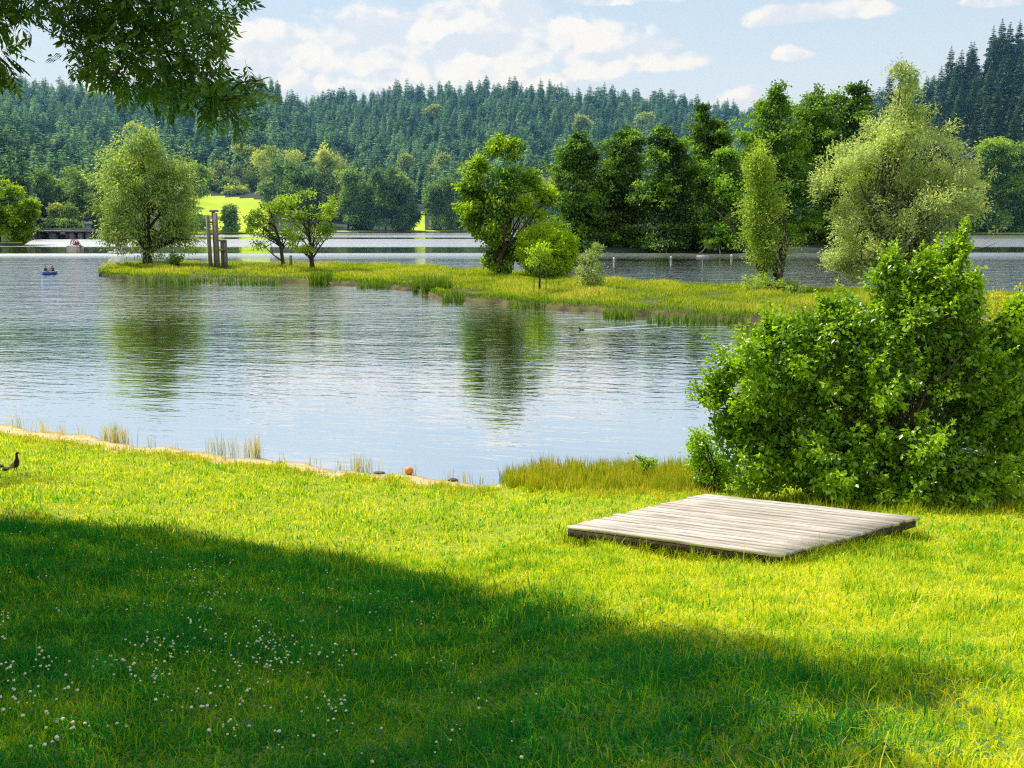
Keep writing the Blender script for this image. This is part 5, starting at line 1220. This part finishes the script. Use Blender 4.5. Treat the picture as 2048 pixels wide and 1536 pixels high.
seated('person in white shirt sitting on the low white pedal boat', (q0[0] + 0.3 * ss_ - 0.4 * cc_ * 0, q0[1] - 0.3 * cc_, 0.42), R(75), M['white'], 0.4, 0.42)

# ------------------------------------------------------------------ goose and two resting birds
m, nt, o = newmat('goose_feathers'); a = nd(nt, 'ShaderNodeAttribute', attribute_name='v'); tc = nd(nt, 'ShaderNodeTexCoord')
colr = mixc(nt, smooth(nt, a.outputs['Fac'], 0.3, 0.6), (0.015, 0.010, 0.010), (0.38, 0.32, 0.27))
colr = mixc(nt, smooth(nt, noise(nt, vmul(nt, tc.outputs['Object'], (1, 1, 2.5)), 26, 3), 0.4, 0.65, 0, 0.55), colr, mixc(nt, 1.0, colr, (0.45, 0.4, 0.36), 'MULTIPLY'))
b = nd(nt, 'ShaderNodeBsdfPrincipled'); b.inputs['Roughness'].default_value = 0.75; nt.links.new(colr, b.inputs['Base Color']); nt.links.new(b.outputs[0], o.inputs[0]); M['goose'] = m
def ring(c, t, rx, rz_, n=12):
    """ellipse ring at c perpendicular to t (t lies in the xz plane); x forward, y side"""
    t = np.array(t, float); t /= np.linalg.norm(t); sd = np.array([0, 1.0, 0]); up = np.cross(t, sd)
    return [np.array(c) + sd * rx * math.cos(q) + up * rz_ * math.sin(q) for q in np.linspace(0, 2 * math.pi, n + 1)[:-1]]
gp = at_lawn(31, 941); k = gp[1] / FPX                       # one photo pixel at the goose
sc = 38 * k / 0.60
goose = thing('goose', 'brown goose with dark upright neck standing on the sunny lawn at the left edge', 'goose', (gp[0], gp[1], float(zlawn(gp[0], gp[1])) + 0.01), R(-12))
goose.scale = (sc,) * 3
spn = [((-0.20, 0, 0.05), (0.8, 0, 0.5), 0.02, 0.015), ((-0.14, 0, 0.085), (0.8, 0, 0.55), 0.065, 0.045), ((-0.07, 0, 0.135), (0.8, 0, 0.6), 0.11, 0.095), ((0.0, 0, 0.19), (0.7, 0, 0.7), 0.125, 0.115), ((0.05, 0, 0.255), (0.5, 0, 0.85), 0.105, 0.10), ((0.08, 0, 0.325), (0.25, 0, 1), 0.07, 0.072),
       ((0.088, 0, 0.40), (0.05, 0, 1), 0.048, 0.05), ((0.086, 0, 0.47), (0.0, 0, 1), 0.038, 0.041), ((0.09, 0, 0.53), (0.2, 0, 1), 0.036, 0.04), ((0.11, 0, 0.57), (0.8, 0, 0.6), 0.038, 0.042), ((0.145, 0, 0.58), (1, 0, -0.1), 0.034, 0.035), ((0.175, 0, 0.572), (1, 0, -0.25), 0.02, 0.02), ((0.19, 0, 0.567), (1, 0, -0.25), 0.012, 0.012)]
rg_ = np.array([ring(*q_) for q_ in spn]); av = np.clip(0.62 - (rg_[..., 0] - 0.01) * 6, 0, 0.9) * (rg_[..., 2] < 0.36)
g = Geo(); g.loft(rg_, a=np.concatenate([av.ravel(), [0.3, 0]])); g.obj('body', M['goose'], goose, shade=True)
for s_2 in (-1, 1):
    g = Geo(); g.loft([[np.array((x, s_2 * (0.118 * w_ + 0.004 + 0.012 * math.sin(q)), 0.215 + dz + hh * math.cos(q))) for q in np.linspace(0, 2 * math.pi, 11)[:-1]] for x, w_, hh, dz in ((0.05, .75, .02, .03), (0.02, .98, .06, .0), (-0.05, 1.0, .075, -.05), (-0.12, .78, .05, -.10), (-0.20, .42, .022, -.145), (-0.26, .15, .006, -.18))], a=1.0); g.obj('wing', M['goose'], goose, shade=True)
    g = Geo(); g.tube([(0.0, s_2 * 0.05, 0.13), (0.0, s_2 * 0.05, 0.01)], 0.011, 6); g.add([(-0.02, s_2 * 0.05, 0.012), (0.07, s_2 * 0.05 + 0.03, 0.004), (0.08, s_2 * 0.05, 0.008), (0.07, s_2 * 0.05 - 0.03, 0.004)], f4=[(0, 1, 2, 3)]); g.obj('leg', M['wood_dark'], goose)
g = Geo(); g.loft([ring((0.185, 0, 0.568), (1, 0, -0.2), 0.014, 0.013, 8), ring((0.21, 0, 0.56), (1, 0, -0.2), 0.011, 0.008, 8), ring((0.235, 0, 0.553), (1, 0, -0.2), 0.007, 0.004, 8)]); g.obj('beak', M['wood_dark'], goose)
def rest_bird(label, px, py, rz, s):
    q = at_lawn(px, py); r_ = thing('resting_bird', label, 'bird', (q[0], q[1], float(zlawn(q[0], q[1])) + 0.02), rz); r_.scale = (s,) * 3
    sp2 = [((-0.26, 0, 0.12), (1, 0, .1), .02, .015), ((-0.16, 0, .11), (1, 0, 0), .08, .06), ((0, 0, .10), (1, 0, 0), .12, .1), ((.12, 0, .11), (1, 0, .3), .09, .085), ((.18, 0, .16), (.3, 0, 1), .045, .045), ((.19, 0, .215), (.3, 0, 1), .034, .034), ((.215, 0, .245), (1, 0, 0), .032, .032), ((.25, 0, .24), (1, 0, -.2), .014, .012), ((.28, 0, .235), (1, 0, -.2), .008, .005)]
    g = Geo(); g.loft([ring(*q_) for q_ in sp2], a=0.12); g.obj('body', M['goose'], r_, shade=True)
    for s_2 in (-1, 1):
        g = Geo(); g.loft([[np.array((x, s_2 * (0.115 * w_ + 0.005 + 0.012 * math.sin(q_)), 0.12 + hh * math.cos(q_))) for q_ in np.linspace(0, 6.283, 11)[:-1]] for x, w_, hh in ((0.1, .8, .02), (0, 1, .06), (-0.12, .85, .05), (-0.25, .3, .01))], a=0.25); g.obj('wing', M['goose'], r_, shade=True)
rest_bird('dark bird lying in the shaded grass just left of the goose', 12, 944, R(150), 0.5)
rest_bird('dark bird lying in the shaded grass cut off by the left edge of the photo', -4, 940, R(170), 0.6)
# swimming duck with its wake
q = at(1163, 660, 0); dk = thing('swimming_duck', 'small dark duck swimming ahead of a bright wake on the pond', 'duck', (q[0], q[1], 0.0), R(176)); dk.scale = (0.85,) * 3
sp3 = [((-0.24, 0, 0.10), (1, 0, .3), .015, .012), ((-0.15, 0, .07), (1, 0, .1), .07, .06), ((0, 0, .05), (1, 0, 0), .10, .09), ((.11, 0, .07), (1, 0, .3), .08, .08), ((.16, 0, .13), (.3, 0, 1), .04, .042), ((.17, 0, .19), (.2, 0, 1), .03, .032), ((.19, 0, .225), (1, 0, .2), .036, .036), ((.225, 0, .222), (1, 0, -.1), .022, .02), ((.235, 0, .22), (1, 0, -.1), .012, .01)]
g = Geo(); g.loft([ring(*q_) for q_ in sp3], a=np.concatenate([np.repeat([.5, .55, .5, .35, .2, .2, .15, .1, .1], 12), [.4, .1]])); g.obj('body', M['goose'], dk, shade=True)
g = Geo(); g.loft([ring((.228, 0, .219), (1, 0, -.1), .014, .011, 8), ring((.26, 0, .212), (1, 0, -.1), .014, .006, 8), ring((.285, 0, .209), (1, 0, -.1), .009, .003, 8)]); g.obj('beak', M['orange'], dk)
m, nt, o = newmat('wake_water')
gl = nd(nt, 'ShaderNodeBsdfGlossy'); gl.inputs['Roughness'].default_value = 0.12; gl.inputs['Color'].default_value = (0.95, 0.96, 0.97, 1)
nt.links.new(gl.outputs[0], o.inputs[0]); M['wake'] = m
g = Geo()
for (ex, ey, hh, w0) in ((1315, 648, 0.030, 0.30), (1340, 655, 0.022, 0.24)):
    a_, b_ = at(1166, 660, 0), at(ex, ey, 0); n = 40; d = b_ - a_; pr = np.array([-d[1], d[0], 0]); pr /= np.linalg.norm(pr)
    rr = []
    for t in np.linspace(0, 1, n):
        c_ = a_ + d * t + pr * 0.06 * math.sin(t * 23); wd = w0 * (0.25 + 0.75 * min(1, t * 3)) * (1 - t ** 3 * 0.8) * (1 + 0.25 * math.sin(t * 37))
        rr.append([c_ - pr * wd + (0, 0, -0.004), c_ - pr * wd * 0.3 + (0, 0, hh * (1 - t * .5)), c_ + pr * wd * 0.3 + (0, 0, hh * (1 - t * .5)), c_ + pr * wd + (0, 0, -0.004)])
    V = np.array(rr).reshape(-1, 3); g.add(V, f4=[(i * 4 + j, i * 4 + j + 1, i * 4 + j + 5, i * 4 + j + 4) for i in range(n - 1) for j in range(3)])
tag(g.obj('water_wake', M['wake'], shade=True), kind='structure')

# ------------------------------------------------------------------ small things on the near bank
q = at_lawn(818, 949); k = q[1] / FPX
r_ = 9.0 * k
g = Geo(); g.loft([[(r_ * math.sin(t) * math.cos(s_2) + 1e-4 * math.cos(s_2), r_ * math.sin(t) * math.sin(s_2) + 1e-4 * math.sin(s_2), -r_ * math.cos(t)) for s_2 in np.linspace(0, 6.283, 17)[:-1]] for t in np.linspace(0, math.pi, 11)])
ba = thing('beach_ball', 'faded orange ball lying at the water edge on the sand', 'ball', (q[0], q[1], q[2] + r_ * 0.82))
g.obj('shell', M['orange'], ba, shade=True)
g = Geo(); g.tube([(0, 0, r_ * 0.98), (0, 0, r_ * 1.03)], 0.02, 8); g.obj('valve', M['white'], ba)
def rock(label, px, py, sx_, sy_, sz_, seed, mat='stone', name='rock'):
    rg = np.random.default_rng(seed); q = at_lawn(px, py)
    rr = [[np.array((sx_ * math.sin(t) * math.cos(s_2), sy_ * math.sin(t) * math.sin(s_2), -sz_ * math.cos(t))) * rg.uniform(0.82, 1.15) + 1e-4 for s_2 in np.linspace(0, 6.283, 11)[:-1]] for t in np.linspace(0.05, math.pi - 0.05, 8)]
    g = Geo(); g.loft(rr); return tag(g.obj(name, M[mat], loc=(q[0], q[1], q[2] + sz_ * 0.3)), label, 'rock')
rock('dark stone in the grass at the water edge right of the orange ball', 906, 962, 0.14, 0.10, 0.06, 1)
rock('flat brownish stone on the sand left of the orange ball', 758, 946, 0.17, 0.1, 0.035, 2, 'bark_pale')
# pink flower by the left edge
q = at_lawn(8, 1052); fl = thing('pink_flower', 'single pink blossom on a thin stalk at the left edge of the lawn', 'flower', (q[0], q[1], float(zlawn(q[0], q[1]))))
M['pink'] = leafmat('pink_petal', (0.6, 0.2, 0.24), (0.7, 0.32, 0.34), 0.4, 0.0)
g = Geo(); th = np.linspace(0, 6.283, 9)[:-1]; g.leaves(np.tile((0, 0, .135), (8, 1)), np.stack([np.cos(th), np.sin(th), np.full(8, .35)], 1), np.tile((0, 0, 1.), (8, 1)), .035, .022, a=0.5); g.obj('petals', M['pink'], fl)
g = Geo(); g.tube([(0, 0, -.02), (.005, 0, .07), (0, 0, .135)], .003, 5, a=.4); g.obj('stalk', M['reed'], fl)

# ------------------------------------------------------------------ summer haze over the far valley
m, nt, o = newmat('haze_air')
vs = nd(nt, 'ShaderNodeVolumeScatter'); vs.inputs['Color'].default_value = (0.22, 0.60, 1.0, 1); vs.inputs['Density'].default_value = 0.00027; vs.inputs['Anisotropy'].default_value = 0.25
nt.links.new(vs.outputs[0], o.inputs['Volume'])
g = Geo(); g.box((0, 680, 119), (2600, 860, 240))
hz = g.obj('haze', m); tag(hz, kind='structure')

# ------------------------------------------------------------------ render settings
SC.render.engine = 'CYCLES'
SC.view_settings.view_transform = 'Standard'
try: SC.view_settings.look = 'None'
except Exception: pass
SC.view_settings.exposure = 0.0; SC.view_settings.gamma = 1.0
cy = SC.cycles
cy.max_bounces = 6; cy.diffuse_bounces = 3; cy.glossy_bounces = 3; cy.transmission_bounces = 3; cy.transparent_max_bounces = 4
cy.caustics_reflective = False; cy.caustics_refractive = False
cy.use_denoising = True
cy.sample_clamp_indirect = 4.0
cy.use_denoising = False
cy.filter_width = 1.2
cy.sample_clamp_direct = 1.7
SC.render.resolution_x, SC.render.resolution_y = 1024, 768
